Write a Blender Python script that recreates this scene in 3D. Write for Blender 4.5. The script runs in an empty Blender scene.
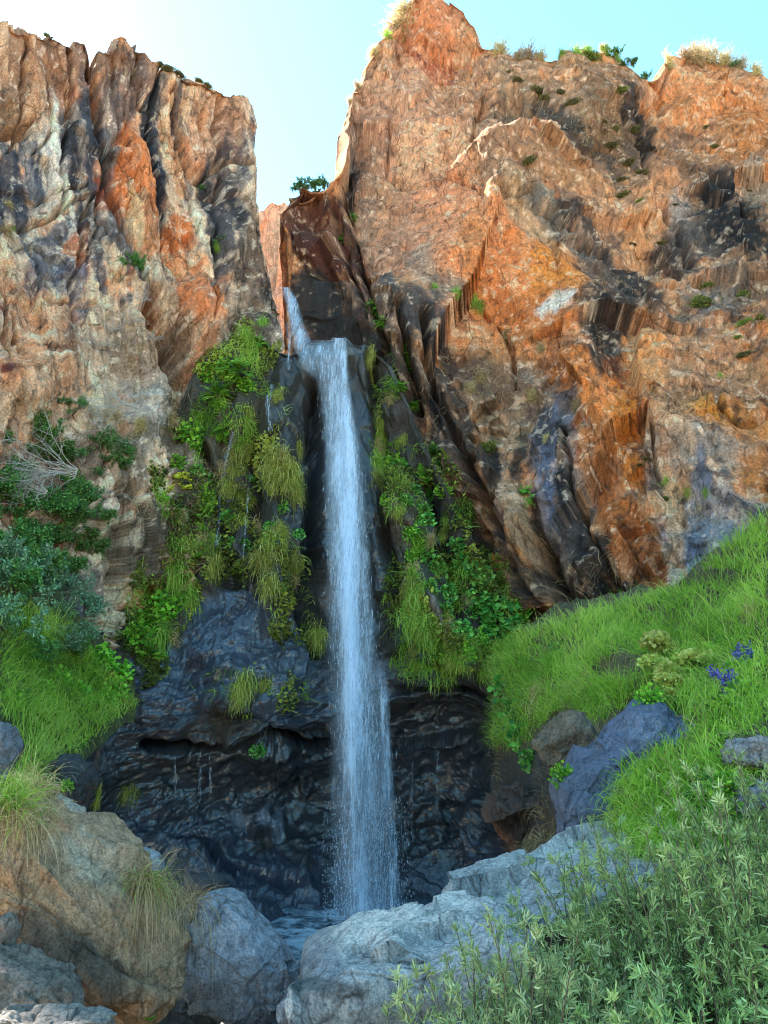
import bpy, math, random
import numpy as np
from mathutils import Vector

# ------------------------------------------------------------------ camera, sky, sun, exposure
scene = bpy.context.scene
COL = scene.collection
PITCH = math.radians(15.0); FPX = 800.0; CX, CY = 384.0, 512.0
CAM = np.array([0.0, 0.0, 1.7])
cam = bpy.data.cameras.new('camera'); camo = bpy.data.objects.new('camera', cam); COL.objects.link(camo)
camo.location = CAM; camo.rotation_euler = (math.radians(90) + PITCH, 0, 0)
cam.sensor_fit = 'VERTICAL'; cam.sensor_height = 24.0; cam.lens = 24.0 * FPX / 1024.0
cam.clip_start = 0.05; cam.clip_end = 3000
scene.camera = camo
SUN_EL = math.radians(42); SUN_AZ = math.radians(-56)      # azimuth from +Y (view direction), negative = left
world = bpy.data.worlds.new("World"); scene.world = world; world.use_nodes = True
nt = world.node_tree; nt.nodes.clear()
sky = nt.nodes.new('ShaderNodeTexSky'); sky.sky_type = 'NISHITA'; sky.sun_disc = False
sky.sun_elevation = SUN_EL; sky.sun_rotation = SUN_AZ
sky.air_density = 1.0; sky.dust_density = 0.6; sky.altitude = 1200; sky.ozone_density = 1.0
hs = nt.nodes.new('ShaderNodeHueSaturation'); hs.inputs['Hue'].default_value = 0.465; hs.inputs['Saturation'].default_value = 1.12
bg = nt.nodes.new('ShaderNodeBackground'); bg.inputs['Strength'].default_value = 0.12
wo = nt.nodes.new('ShaderNodeOutputWorld')
nt.links.new(sky.outputs[0], hs.inputs['Color']); nt.links.new(hs.outputs[0], bg.inputs[0]); nt.links.new(bg.outputs[0], wo.inputs[0])
sl = bpy.data.lights.new('sun', 'SUN'); sl.energy = 5.0; sl.angle = math.radians(0.5); sl.color = (1.0, 0.93, 0.80)
so = bpy.data.objects.new('sun', sl); COL.objects.link(so)
sdir = Vector((math.sin(SUN_AZ) * math.cos(SUN_EL), math.cos(SUN_AZ) * math.cos(SUN_EL), math.sin(SUN_EL)))
so.rotation_euler = (-sdir).to_track_quat('-Z', 'Y').to_euler()
so.location = (-20, 20, 60)
vs = scene.view_settings
vs.view_transform = 'Standard'; vs.look = 'None'; vs.gamma = 1.0; vs.exposure = 2.55; vs.use_curve_mapping = False
scene.cycles.filter_width = 1.0

rng = np.random.default_rng(7); random.seed(7)
RES = 1.1          # rock grid step in photo pixels

# ------------------------------------------------------------------ numeric helpers
def lin(c):
    c = np.array(c, float) / 255.0
    return np.where(c <= 0.04045, c / 12.92, ((c + 0.055) / 1.055) ** 2.4)
def unproject(px, py, D):
    """photo direction + real forward distance D (metres along +Y) -> world"""
    x = (px - CX) / FPX; y = (CY - py) / FPX
    dy = math.cos(PITCH) - y * math.sin(PITCH); dz = math.sin(PITCH) + y * math.cos(PITCH)
    t = D / dy
    return np.stack([x * t, dy * t, dz * t], -1) + CAM
def project(P):
    d = P - CAM
    f = d[..., 1] * math.cos(PITCH) + d[..., 2] * math.sin(PITCH)
    u = -d[..., 1] * math.sin(PITCH) + d[..., 2] * math.cos(PITCH)
    return CX + FPX * d[..., 0] / f, CY - FPX * u / f, f
def hsh(ix, iy, iz, seed=0):
    h = (ix.astype(np.uint32) * np.uint32(374761393) + iy.astype(np.uint32) * np.uint32(668265263)
         + iz.astype(np.uint32) * np.uint32(2147483647) + np.uint32((seed * 974711 + 12345) & 0xffffffff))
    h ^= h >> np.uint32(13); h *= np.uint32(1274126177); h ^= h >> np.uint32(16)
    h *= np.uint32(2246822519); h ^= h >> np.uint32(13)
    return h
def h01(h): return (h & np.uint32(0xffffff)).astype(np.float32) / np.float32(0x1000000)
def vnoise(P, seed=0):
    P = np.asarray(P, np.float32)
    i = np.floor(P); f = P - i; i = i.astype(np.int64); f = f * f * (3 - 2 * f)
    out = 0
    for a in (0, 1):
        wa = f[..., 0] if a else 1 - f[..., 0]
        for b in (0, 1):
            wb = f[..., 1] if b else 1 - f[..., 1]
            for c in (0, 1):
                wc = f[..., 2] if c else 1 - f[..., 2]
                out = out + wa * wb * wc * h01(hsh(i[..., 0] + a, i[..., 1] + b, i[..., 2] + c, seed))
    return out * 2 - 1
ROT = np.array([[0.36, 0.48, -0.8], [-0.8, 0.6, 0.0], [0.48, 0.64, 0.6]], np.float32)
def fbm(P, octv=4, seed=0, gain=0.5, ridge=False):
    P = np.asarray(P, np.float32); s = 0; a = 1.0; tot = 0
    for k in range(octv):
        n = vnoise(P, seed + k * 17)
        if ridge: n = 1 - 2 * np.abs(n)
        s = s + a * n; tot += a; a *= gain; P = (P @ ROT.T) * 2.03 + 11.3
    return s / tot
def voro(P, seed=0):
    P = np.asarray(P, np.float32); i = np.floor(P).astype(np.int64)
    N = P.shape[:-1]
    f1 = np.full(N, 9.0, np.float32); f2 = np.full(N, 9.0, np.float32)
    hid = np.zeros(N, np.uint32); cv = np.zeros(P.shape, np.float32)
    for a in (-1, 0, 1):
        for b in (-1, 0, 1):
            for c in (-1, 0, 1):
                cx, cy, cz = i[..., 0] + a, i[..., 1] + b, i[..., 2] + c
                h = hsh(cx, cy, cz, seed)
                q = np.stack([cx + h01(h), cy + h01(hsh(cx, cy, cz, seed + 1)), cz + h01(hsh(cx, cy, cz, seed + 2))], -1).astype(np.float32)
                dv = P - q; d = np.sqrt((dv ** 2).sum(-1))
                m1 = d < f1; m2 = (~m1) & (d < f2)
                f2 = np.where(m1, f1, np.where(m2, d, f2)); f1 = np.where(m1, d, f1)
                hid = np.where(m1, h, hid); cv = np.where(m1[..., None], dv, cv)
    return f1, f2, hid, cv
def facets(P, scale, seed, tilt=1.0, off=0.5, bow=0.5, warp=0.12):
    """angular broken rock: lower envelope of randomly tilted planes, so ridges are sharp and hollows flat"""
    Q = np.asarray(P * np.asarray(scale), np.float32)
    Q = Q + np.stack([vnoise(Q * 1.3, seed + 5), vnoise(Q * 1.3 + 31, seed + 6), vnoise(Q * 1.3 + 67, seed + 7)], -1) * warp
    i = np.floor(Q).astype(np.int64); best = np.full(Q.shape[:-1], 9.0, np.float32)
    for a in (-1, 0, 1):
        for b in (-1, 0, 1):
            for c in (-1, 0, 1):
                cx, cy, cz = i[..., 0] + a, i[..., 1] + b, i[..., 2] + c
                h = hsh(cx, cy, cz, seed); h1 = hsh(cx, cy, cz, seed + 1); h2 = hsh(cx, cy, cz, seed + 2)
                dx = Q[..., 0] - cx - h01(h); dy = Q[..., 1] - cy - h01(h1); dz = Q[..., 2] - cz - h01(h2)
                r0 = h01(h * np.uint32(2654435761)); t1 = h01(h1 * np.uint32(2246822519)) * 2 - 1; t2 = h01(h2 * np.uint32(668265263)) * 2 - 1; t3 = h01((h ^ h1) * np.uint32(2654435761)) * 2 - 1
                best = np.minimum(best, off * r0 + tilt * (t1 * dx + t2 * dy + t3 * dz) + bow * (dx * dx + dy * dy + dz * dz))
    return best
def slabs(P, scale, seed, tilt=0.5, off=1.0, crack=0.5, cw=0.06, warp=0.3):
    """broken block relief, in units of one cell: each cell is a tilted facet at its own height, cracks between"""
    Q = P * np.asarray(scale, np.float32)
    w = np.stack([vnoise(Q * 1.1, seed + 5), vnoise(Q * 1.1 + 31, seed + 6), vnoise(Q * 1.1 + 67, seed + 7)], -1) * warp * 0.45
    w2 = np.stack([vnoise(Q * 7, seed + 8), vnoise(Q * 7 + 31, seed + 9), vnoise(Q * 7 + 67, seed + 4)], -1) * warp * 0.12
    f1, f2, hid, cv = voro(Q + w + w2, seed)
    r0 = h01(hid) * 2 - 1; r1 = h01(hid * np.uint32(2654435761)) * 2 - 1
    r2 = h01((hid ^ np.uint32(0x9e3779b9)) * np.uint32(2246822519)) * 2 - 1; r3 = h01((hid ^ np.uint32(0x51ab1234)) * np.uint32(668265263)) * 2 - 1
    e = f2 - f1
    d = off * r0 + tilt * (r1 * cv[..., 0] + r2 * cv[..., 1] + r3 * cv[..., 2])
    ck = np.clip(1 - e / (cw * 0.8), 0, 1) * smooth(vnoise(Q * 0.9 + 5, seed + 3), -0.25, 0.35)   # only some joints stand open
    return d - crack * ck, e, r1
def tps(ctrl):
    c = np.array(ctrl, float); X = c[:, :2] / 300.0; v = c[:, 2]; n = len(c)
    def U(r2): return np.where(r2 > 0, 0.5 * r2 * np.log(np.maximum(r2, 1e-12)), 0)
    K = U(((X[:, None] - X[None]) ** 2).sum(-1)) + np.eye(n) * 0.002
    Pm = np.hstack([np.ones((n, 1)), X]); A = np.zeros((n + 3, n + 3)); A[:n, :n] = K; A[:n, n:] = Pm; A[n:, :n] = Pm.T
    w = np.linalg.solve(A, np.concatenate([v, np.zeros(3)]))
    def f(px, py):
        x = px / 300.0; y = py / 300.0
        s = w[n] + w[n + 1] * x + w[n + 2] * y
        for k in range(n):
            s = s + w[k] * U((x - X[k, 0]) ** 2 + (y - X[k, 1]) ** 2)
        return s
    return f
def seg_dist(px, py, pts):
    d = np.full(px.shape, 1e9, np.float32)
    for (x0, y0), (x1, y1) in zip(pts[:-1], pts[1:]):
        vx, vy = x1 - x0, y1 - y0; L = vx * vx + vy * vy + 1e-6
        t = np.clip(((px - x0) * vx + (py - y0) * vy) / L, 0, 1)
        d = np.minimum(d, np.hypot(px - x0 - t * vx, py - y0 - t * vy))
    return d
def ell(px, py, cx, cy, rx, ry, ang):
    a = math.radians(ang); x = px - cx; y = py - cy
    u = x * math.cos(a) + y * math.sin(a); v = -x * math.sin(a) + y * math.cos(a)
    return np.sqrt((u / rx) ** 2 + (v / ry) ** 2)
def smooth(x, a, b):
    t = np.clip((x - a) / (b - a), 0, 1); return t * t * (3 - 2 * t)
def unit(v): return v / np.maximum(np.linalg.norm(v, axis=-1, keepdims=True), 1e-9)

# ------------------------------------------------------------------ object helpers
def tag(o, label=None, cat=None, group=None, kind=None):
    if label: o['label'] = label
    if cat: o['category'] = cat
    if group: o['group'] = group
    if kind: o['kind'] = kind
    return o
def mesh_obj(name, V, F, mat, parent=None, attrs=None, smooth_=True, link=True):
    V = np.asarray(V, np.float32); F = np.asarray(F, np.int32); k = F.shape[1]
    me = bpy.data.meshes.new(name)
    me.vertices.add(len(V)); me.vertices.foreach_set('co', V.ravel())
    me.loops.add(F.size); me.loops.foreach_set('vertex_index', F.ravel())
    me.polygons.add(len(F)); me.polygons.foreach_set('loop_start', np.arange(0, F.size, k, dtype=np.int32))
    me.polygons.foreach_set('loop_total', np.full(len(F), k, np.int32))
    me.polygons.foreach_set('use_smooth', np.full(len(F), smooth_, bool))
    me.update(calc_edges=True)
    for an, arr in (attrs or {}).items():
        arr = np.asarray(arr, np.float32)
        if arr.ndim == 2:
            a = me.attributes.new(an, 'FLOAT_COLOR', 'POINT'); a.data.foreach_set('color', np.hstack([arr, np.ones((len(arr), 1), np.float32)]).ravel().astype(np.float32))
        else:
            a = me.attributes.new(an, 'FLOAT', 'POINT'); a.data.foreach_set('value', arr.ravel())
    me.materials.append(mat); me.validate()
    o = bpy.data.objects.new(name, me)
    if link: COL.objects.link(o)
    if parent: o.parent = parent
    return o
def empty(name, loc=(0, 0, 0), rz=0):
    o = bpy.data.objects.new(name, None); COL.objects.link(o); o.location = loc; o.rotation_euler = (0, 0, rz); o.empty_display_size = 0.1
    return o

# ------------------------------------------------------------------ materials
def nodes(name):
    m = bpy.data.materials.new(name); m.use_nodes = True; t = m.node_tree; t.nodes.clear()
    return m, t, t.nodes.new, t.links.new
def noise_node(t, vec, scale, det=6, rough=0.6, dist=0.0):
    n = t.nodes.new('ShaderNodeTexNoise'); n.inputs['Scale'].default_value = scale; n.inputs['Detail'].default_value = det
    n.inputs['Roughness'].default_value = rough; n.inputs['Distortion'].default_value = dist; t.links.new(vec, n.inputs['Vector']); return n.outputs['Fac']
def ramp(t, fac, stops):
    r = t.nodes.new('ShaderNodeValToRGB'); e = r.color_ramp.elements
    while len(e) < len(stops): e.new(0.5)
    for k, (p, c) in enumerate(stops): e[k].position = p; e[k].color = (*c, 1) if len(c) == 3 else c
    t.links.new(fac, r.inputs[0]); return r.outputs['Color']
def mixc(t, a, b, fac, mode='MIX'):
    m = t.nodes.new('ShaderNodeMix'); m.data_type = 'RGBA'; m.blend_type = mode
    for sock, v in ((m.inputs[0], fac), (m.inputs[6], a), (m.inputs[7], b)):
        if isinstance(v, (int, float)): sock.default_value = v
        elif isinstance(v, tuple): sock.default_value = (*v, 1)
        else: t.links.new(v, sock)
    return m.outputs[2]
def mth(t, op, a, b=None):
    m = t.nodes.new('ShaderNodeMath'); m.operation = op
    for s, v in zip(m.inputs, (a, b)):
        if v is None: continue
        if isinstance(v, (int, float)): s.default_value = v
        else: t.links.new(v, s)
    return m.outputs[0]
def mapping(t, vec, scale, rot=(0, 0, 0)):
    m = t.nodes.new('ShaderNodeMapping'); m.inputs['Scale'].default_value = scale; m.inputs['Rotation'].default_value = rot
    t.links.new(vec, m.inputs['Vector']); return m.outputs[0]

def rock_material(name='rock', fine=1.0, contrast=1.0, gloss=0.0):
    m, t, new, link = nodes(name)
    out = new('ShaderNodeOutputMaterial'); p = new('ShaderNodeBsdfPrincipled'); link(p.outputs[0], out.inputs[0])
    tc = new('ShaderNodeTexCoord').outputs['Object']
    ca = new('ShaderNodeAttribute'); ca.attribute_name = 'col'
    wa = new('ShaderNodeAttribute'); wa.attribute_name = 'wet'
    n1 = noise_node(t, tc, 3.2 * fine, 9, 0.7, 0.1)
    n2 = noise_node(t, mapping(t, tc, (7 * fine, 7 * fine, 1.1 * fine), (0.05, 0.16, 0)), 1.0, 6, 0.62)
    n3 = noise_node(t, tc, 22 * fine, 7, 0.82)
    g = contrast
    c = mixc(t, ca.outputs['Color'], ramp(t, n1, [(0.28, (1 - .55 * g,) * 3), (0.5, (1, 1, 1)), (0.75, (1 + .35 * g, 1 + .32 * g, 1 + .30 * g))]), 1.0, 'MULTIPLY')
    c = mixc(t, c, ramp(t, n2, [(0.32, (1 - .5 * g, 1 - .48 * g, 1 - .45 * g)), (0.52, (1, 1, 1)), (0.75, (1 + .25 * g, 1 + .2 * g, 1 + .15 * g))]), 1.0, 'MULTIPLY')
    c = mixc(t, c, ramp(t, n3, [(0.38, (1 - .6 * g,) * 3), (0.5, (1, 1, 1)), (0.62, (1.5, 1.46, 1.42))]), 1.0, 'MULTIPLY')
    # pale lichen / calcite crust flecks
    v = noise_node(t, tc, 9 * fine, 8, 0.8, 0.8)
    dry = mth(t, 'SUBTRACT', 1.0, wa.outputs['Fac'])
    lf = mth(t, 'MULTIPLY', ramp(t, v, [(0.62, (0, 0, 0)), (0.68, (1, 1, 1))]), mth(t, 'MULTIPLY', dry, 0.25))
    c = mixc(t, c, (0.50, 0.44, 0.38), lf)
    def vor(scale, stretch):
        v = new('ShaderNodeTexVoronoi'); v.feature = 'DISTANCE_TO_EDGE'; v.inputs['Scale'].default_value = scale * fine
        nz = new('ShaderNodeTexNoise'); nz.inputs['Scale'].default_value = scale * fine * 1.5; nz.inputs['Detail'].default_value = 4; link(tc, nz.inputs['Vector'])
        vm = new('ShaderNodeVectorMath'); vm.operation = 'MULTIPLY_ADD'; link(nz.outputs['Color'], vm.inputs[0]); vm.inputs[1].default_value = (.35 / scale / fine,) * 3; link(mapping(t, tc, stretch, (0, .17, 0)), vm.inputs[2])
        link(vm.outputs[0], v.inputs['Vector']); return ramp(t, v.outputs['Distance'], [(0.0, (0, 0, 0)), (0.045, (1, 1, 1))])
    k1 = vor(1.7, (1, 1, .42)); k2 = vor(5.5, (1, 1, .6))
    gate = ramp(t, noise_node(t, tc, 0.9 * fine, 4, 0.6), [(0.42, (0, 0, 0)), (0.56, (1, 1, 1))])
    jk = mth(t, 'MULTIPLY', mth(t, 'SUBTRACT', 1.0, mth(t, 'MINIMUM', k1, mth(t, 'ADD', k2, 0.35))), mth(t, 'MULTIPLY', gate, 0.75))
    c = mixc(t, c, mixc(t, c, (0.22, 0.18, 0.16), 1.0, 'MULTIPLY'), jk)
    link(c, p.inputs['Base Color'])
    r = mth(t, 'SUBTRACT', 0.92, mth(t, 'MULTIPLY', wa.outputs['Fac'], 0.70)); link(r, p.inputs['Roughness'])
    link(mth(t, 'MULTIPLY', wa.outputs['Fac'], gloss), p.inputs['Coat Weight']); p.inputs['Coat Roughness'].default_value = 0.10; p.inputs['Coat IOR'].default_value = 1.6
    link(mth(t, 'ADD', 0.25, mth(t, 'MULTIPLY', wa.outputs['Fac'], 0.55)), p.inputs['Specular IOR Level'])
    b = new('ShaderNodeBump'); b.inputs['Strength'].default_value = 0.9; b.inputs['Distance'].default_value = 0.06 / fine
    pit = noise_node(t, tc, 38 * fine, 5, 0.8)
    hgt = mth(t, 'ADD', mth(t, 'MULTIPLY', noise_node(t, tc, 11 * fine, 10, 0.78, 0.0), 1.2), mth(t, 'ADD', mth(t, 'MULTIPLY', n2, 0.4), mth(t, 'ADD', mth(t, 'MULTIPLY', k1, 0.30), mth(t, 'ADD', mth(t, 'MULTIPLY', k2, 0.14), mth(t, 'MULTIPLY', pit, .35)))))
    link(hgt, b.inputs['Height']); link(b.outputs[0], p.inputs['Normal']); cb = new('ShaderNodeBump'); cb.inputs['Strength'].default_value = 0.8; cb.inputs['Distance'].default_value = 0.035
    link(mth(t, 'ADD', noise_node(t, mapping(t, tc, (1, 1, 1.8)), 5.0, 2, 0.5), mth(t, 'MULTIPLY', k2, .12)), cb.inputs['Height']); link(cb.outputs[0], p.inputs['Coat Normal'])
    return m
ROCK = rock_material('cliff_rock', 1.0, 0.75)
WETROCK = rock_material('wet_rock', 1.2, 0.8, 0.9)
BOULD = rock_material('boulder_rock', 2.6, 0.8)

def leaf_material(name, c0, c1, c2, trans=0.35, rough=0.5):
    """c0..c2: colour range picked by the per-leaf random attribute"""
    m, t, new, link = nodes(name)
    out = new('ShaderNodeOutputMaterial'); p = new('ShaderNodeBsdfPrincipled'); tr = new('ShaderNodeBsdfTranslucent'); mx = new('ShaderNodeMixShader')
    a = new('ShaderNodeAttribute'); a.attribute_name = 'lv'
    oi = new('ShaderNodeObjectInfo')
    c = ramp(t, a.outputs['Fac'], [(0, tuple(lin(c0))), (0.5, tuple(lin(c1))), (1, tuple(lin(c2)))])
    hsn = new('ShaderNodeHueSaturation'); link(c, hsn.inputs['Color'])
    link(mth(t, 'ADD', 0.485, mth(t, 'MULTIPLY', oi.outputs['Random'], 0.03)), hsn.inputs['Hue'])
    link(mth(t, 'ADD', 0.8, mth(t, 'MULTIPLY', oi.outputs['Random'], 0.4)), hsn.inputs['Value'])
    c = hsn.outputs[0]
    link(c, p.inputs['Base Color']); link(c, tr.inputs[0]); p.inputs['Roughness'].default_value = rough; p.inputs['Specular IOR Level'].default_value = 0.35
    mx.inputs[0].default_value = trans; link(p.outputs[0], mx.inputs[1]); link(tr.outputs[0], mx.inputs[2]); link(mx.outputs[0], out.inputs[0])
    return m
M_GRASS = leaf_material('bank_grass', (112, 150, 48), (168, 204, 70), (216, 226, 118), 0.5)
M_TUS = leaf_material('hanging_grass', (112, 118, 44), (172, 176, 68), (226, 216, 130), 0.4)
M_TUSG = leaf_material('green_hanging_grass', (92, 132, 40), (146, 182, 58), (200, 214, 104), 0.4)
M_DRY = leaf_material('dry_grass', (140, 110, 72), (190, 162, 110), (228, 208, 160), 0.35, 0.8)
M_FERN = leaf_material('fern_leaf', (58, 112, 30), (112, 168, 42), (176, 212, 70), 0.4)
M_BROAD = leaf_material('broad_leaf', (48, 106, 44), (90, 156, 60), (158, 204, 96), 0.35)
M_MOSS = leaf_material('moss_leaf', (60, 66, 30), (108, 120, 44), (170, 172, 72), 0.2, 0.8)
M_CUSH = leaf_material('cushion_leaf', (62, 54, 30), (100, 92, 46), (150, 140, 78), 0.2, 0.8)
M_JUN = leaf_material('bush_leaf', (40, 76, 36), (74, 120, 50), (126, 164, 84), 0.25)
M_BLUE = leaf_material('sage_leaf', (66, 100, 72), (100, 138, 98), (146, 172, 130), 0.25)
M_WIL = leaf_material('willow_leaf', (104, 128, 70), (152, 172, 100), (208, 216, 154), 0.38)
M_WILG = leaf_material('silver_willow_leaf', (122, 142, 88), (164, 178, 118), (214, 218, 164), 0.35)
M_YEL = leaf_material('umbel_flower', (150, 156, 60), (186, 190, 92), (214, 214, 130), 0.3)
M_FLW = leaf_material('blue_petal', (64, 60, 132), (88, 84, 158), (124, 120, 186), 0.3)
M_YLF = leaf_material('yellowing_leaf', (130, 130, 30), (176, 168, 40), (206, 196, 60), 0.35)
def plain(name, c, rough=0.85, var=0.35, sc=20):
    m, t, new, link = nodes(name)
    out = new('ShaderNodeOutputMaterial'); p = new('ShaderNodeBsdfPrincipled'); link(p.outputs[0], out.inputs[0])
    tc = new('ShaderNodeTexCoord').outputs['Object']; n = noise_node(t, tc, sc, 5, 0.6)
    cc = mixc(t, tuple(lin(c)), ramp(t, n, [(0.3, (1 - var,) * 3), (0.7, (1 + var * .6,) * 3)]), 1.0, 'MULTIPLY')
    link(cc, p.inputs['Base Color']); p.inputs['Roughness'].default_value = rough; return m
M_TWIG = plain('grey_twig', (178, 166, 156)); M_BARK = plain('brown_bark', (104, 88, 66)); M_STEM = plain('green_stem', (92, 120, 60))
M_DARKTWIG = plain('dark_root', (70, 60, 52))

def water_fall_material():
    m, t, new, link = nodes('falling_water')
    out = new('ShaderNodeOutputMaterial')
    uv = new('ShaderNodeAttribute'); uv.attribute_name = 'wuv'     # x across (m), y down the fall (m), z layer
    dn = new('ShaderNodeAttribute'); dn.attribute_name = 'dens'
    n1 = noise_node(t, mapping(t, uv.outputs['Vector'], (9, 0.9, 5)), 1.0, 7, 0.62, 0.3)
    n2 = noise_node(t, mapping(t, uv.outputs['Vector'], (30, 3.2, 9)), 1.0, 6, 0.7, 0.6)
    n3 = noise_node(t, mapping(t, uv.outputs['Vector'], (60, 14, 3)), 1.0, 3, 0.7)
    s = mth(t, 'ADD', mth(t, 'MULTIPLY', n1, 0.5), mth(t, 'ADD', mth(t, 'MULTIPLY', n2, 0.35), mth(t, 'MULTIPLY', n3, 0.15)))
    # alpha rises where noise exceeds a threshold that drops with density
    thr = mth(t, 'SUBTRACT', 0.66, mth(t, 'MULTIPLY', dn.outputs['Fac'], 0.30))
    al = new('ShaderNodeMapRange'); al.interpolation_type = 'SMOOTHSTEP'
    link(mth(t, 'SUBTRACT', s, thr), al.inputs['Value']); al.inputs['From Min'].default_value = -0.06; al.inputs['From Max'].default_value = 0.15
    al.inputs['To Min'].default_value = 0.0; al.inputs['To Max'].default_value = 0.70
    edge = mth(t, 'MINIMUM', mth(t, 'MULTIPLY', dn.outputs['Fac'], 3.5), 1.0)
    veil = mth(t, 'MULTIPLY', dn.outputs['Fac'], mth(t, 'MULTIPLY', n1, 0.34))
    alpha = mth(t, 'MULTIPLY', mth(t, 'MAXIMUM', al.outputs[0], veil), edge)
    d = new('ShaderNodeBsdfPrincipled'); d.inputs['Base Color'].default_value = (0.72, 0.81, 0.95, 1); d.inputs['Roughness'].default_value = 0.35
    tr = new('ShaderNodeBsdfTranslucent'); tr.inputs[0].default_value = (0.68, 0.79, 0.96, 1)
    mx0 = new('ShaderNodeMixShader'); mx0.inputs[0].default_value = 0.4; link(d.outputs[0], mx0.inputs[1]); link(tr.outputs[0], mx0.inputs[2])
    tp = new('ShaderNodeBsdfTransparent'); mx = new('ShaderNodeMixShader')
    link(alpha, mx.inputs[0]); link(tp.outputs[0], mx.inputs[1]); link(mx0.outputs[0], mx.inputs[2]); link(mx.outputs[0], out.inputs[0])
    return m
M_FALL = water_fall_material()
def drop_material():
    m, t, new, link = nodes('water_drops'); out = new('ShaderNodeOutputMaterial'); p = new('ShaderNodeBsdfPrincipled')
    p.inputs['Base Color'].default_value = (0.72, 0.83, 0.97, 1); p.inputs['Roughness'].default_value = 0.2
    tp = new('ShaderNodeBsdfTransparent'); mx = new('ShaderNodeMixShader'); mx.inputs[0].default_value = .5; link(tp.outputs[0], mx.inputs[1]); link(p.outputs[0], mx.inputs[2])
    link(mx.outputs[0], out.inputs[0]); return m
M_DROP = drop_material()
def pool_material():
    m, t, new, link = nodes('pool_water'); out = new('ShaderNodeOutputMaterial'); p = new('ShaderNodeBsdfPrincipled')
    tc = new('ShaderNodeTexCoord').outputs['Object']
    f = noise_node(t, tc, 3.0, 6, 0.7)
    a = new('ShaderNodeAttribute'); a.attribute_name = 'foam'
    k = mth(t, 'MULTIPLY', ramp(t, f, [(0.38, (0, 0, 0)), (0.6, (1, 1, 1))]), a.outputs['Fac'])
    link(mixc(t, (0.02, 0.04, 0.06), (0.6, 0.72, 0.85), k), p.inputs['Base Color']); p.inputs['Roughness'].default_value = 0.12
    b = new('ShaderNodeBump'); b.inputs['Distance'].default_value = 0.05; b.inputs['Strength'].default_value = 0.6
    link(noise_node(t, tc, 6, 4, 0.6), b.inputs['Height']); link(b.outputs[0], p.inputs['Normal']); link(p.outputs[0], out.inputs[0]); return m
M_POOL = pool_material()

# ------------------------------------------------------------------ rock sheets
ZB_W, ZB_H = 768, 1024
zbuf = np.full((ZB_H, ZB_W), 1e9, np.float64); zpos = np.zeros((ZB_H, ZB_W, 3)); znor = np.zeros((ZB_H, ZB_W, 3)); zsrc = np.zeros((ZB_H, ZB_W), int)
def splat(P, N, src):
    x, y, f = project(P); ok = (x >= 0) & (x < ZB_W - 1) & (y >= 0) & (y < ZB_H - 1) & (f > 0.3)
    x = x[ok]; y = y[ok]; f = f[ok]; Pk = P[ok]; Nk = N[ok]
    for ox in (0, 1):
        for oy in (0, 1):
            xi = np.clip((x + ox * 0.9 - .45).astype(int), 0, ZB_W - 1); yi = np.clip((y + oy * 0.9 - .45).astype(int), 0, ZB_H - 1)
            order = np.argsort(-f); xs, ys, fs = xi[order], yi[order], f[order]
            m = fs < zbuf[ys, xs] ; xs, ys, fs = xs[m], ys[m], fs[m]; o = order[m]
            zbuf[ys, xs] = fs; zpos[ys, xs] = Pk[o]; znor[ys, xs] = Nk[o]; zsrc[ys, xs] = src
def hit(px, py):
    xi = int(np.clip(px, 0, ZB_W - 1)); yi = int(np.clip(py, 0, ZB_H - 1))
    for r in range(0, 12):
        for dx, dy in ((0, 0), (r, 0), (-r, 0), (0, r), (0, -r), (r, r), (-r, r)):
            a, b = min(max(xi + dx, 0), ZB_W - 1), min(max(yi + dy, 0), ZB_H - 1)
            if zbuf[b, a] < 1e8: return zpos[b, a].copy(), znor[b, a].copy()
    return None, None

def grid_normals(P):
    du = np.gradient(P, axis=1); dv = np.gradient(P, axis=0); n = unit(np.cross(du, dv))
    v = P - CAM
    return n
def paint(px, py, P, base, strokes, warp=5.5, seed=3, pre=None):
    px0, py0 = px, py
    Q = np.stack([px / 38, py / 38, px * 0], -1)
    wx = fbm(Q, 3, seed) * warp * 2; wy = fbm(Q + 50, 3, seed + 1) * warp * 2
    Q2 = np.stack([px / 9, py / 14, px * 0], -1)
    wx = wx + fbm(Q2, 2, seed + 2) * warp * .7; wy = wy + fbm(Q2 + 20, 2, seed + 3) * warp * .7
    px = px + wx; py = py + wy
    col = np.zeros(px.shape + (3,)) + lin(base)
    wet = np.zeros(px.shape)
    if pre is not None: col = pre(px0, py0, P, col)
    fine = fbm(P * 2.5, 4, seed + 9, 0.6)
    for s in strokes:
        cx, cy, rx, ry, ang, c, st = s[:7]; w = s[7] if len(s) > 7 else None
        d = ell(px, py, cx, cy, rx, ry, ang)
        k = (1 - smooth(d + fine * 0.45, 0.6, 1.15)) * st * (1 if pre is None else .96)
        col = col * (1 - k[..., None]) + lin(c) * k[..., None]
        if w is not None: wet = wet * (1 - k) + w * k
    lum = col.mean(-1, keepdims=True); dry = (1 - wet)[..., None]
    sat = 1.10 if pre is not None else 0.92
    col = col * (1 - dry) + dry * np.maximum(col * sat + lum * (1 - sat), .008) * (1.08 if pre is not None else 1.15)
    return col, wet
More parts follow.
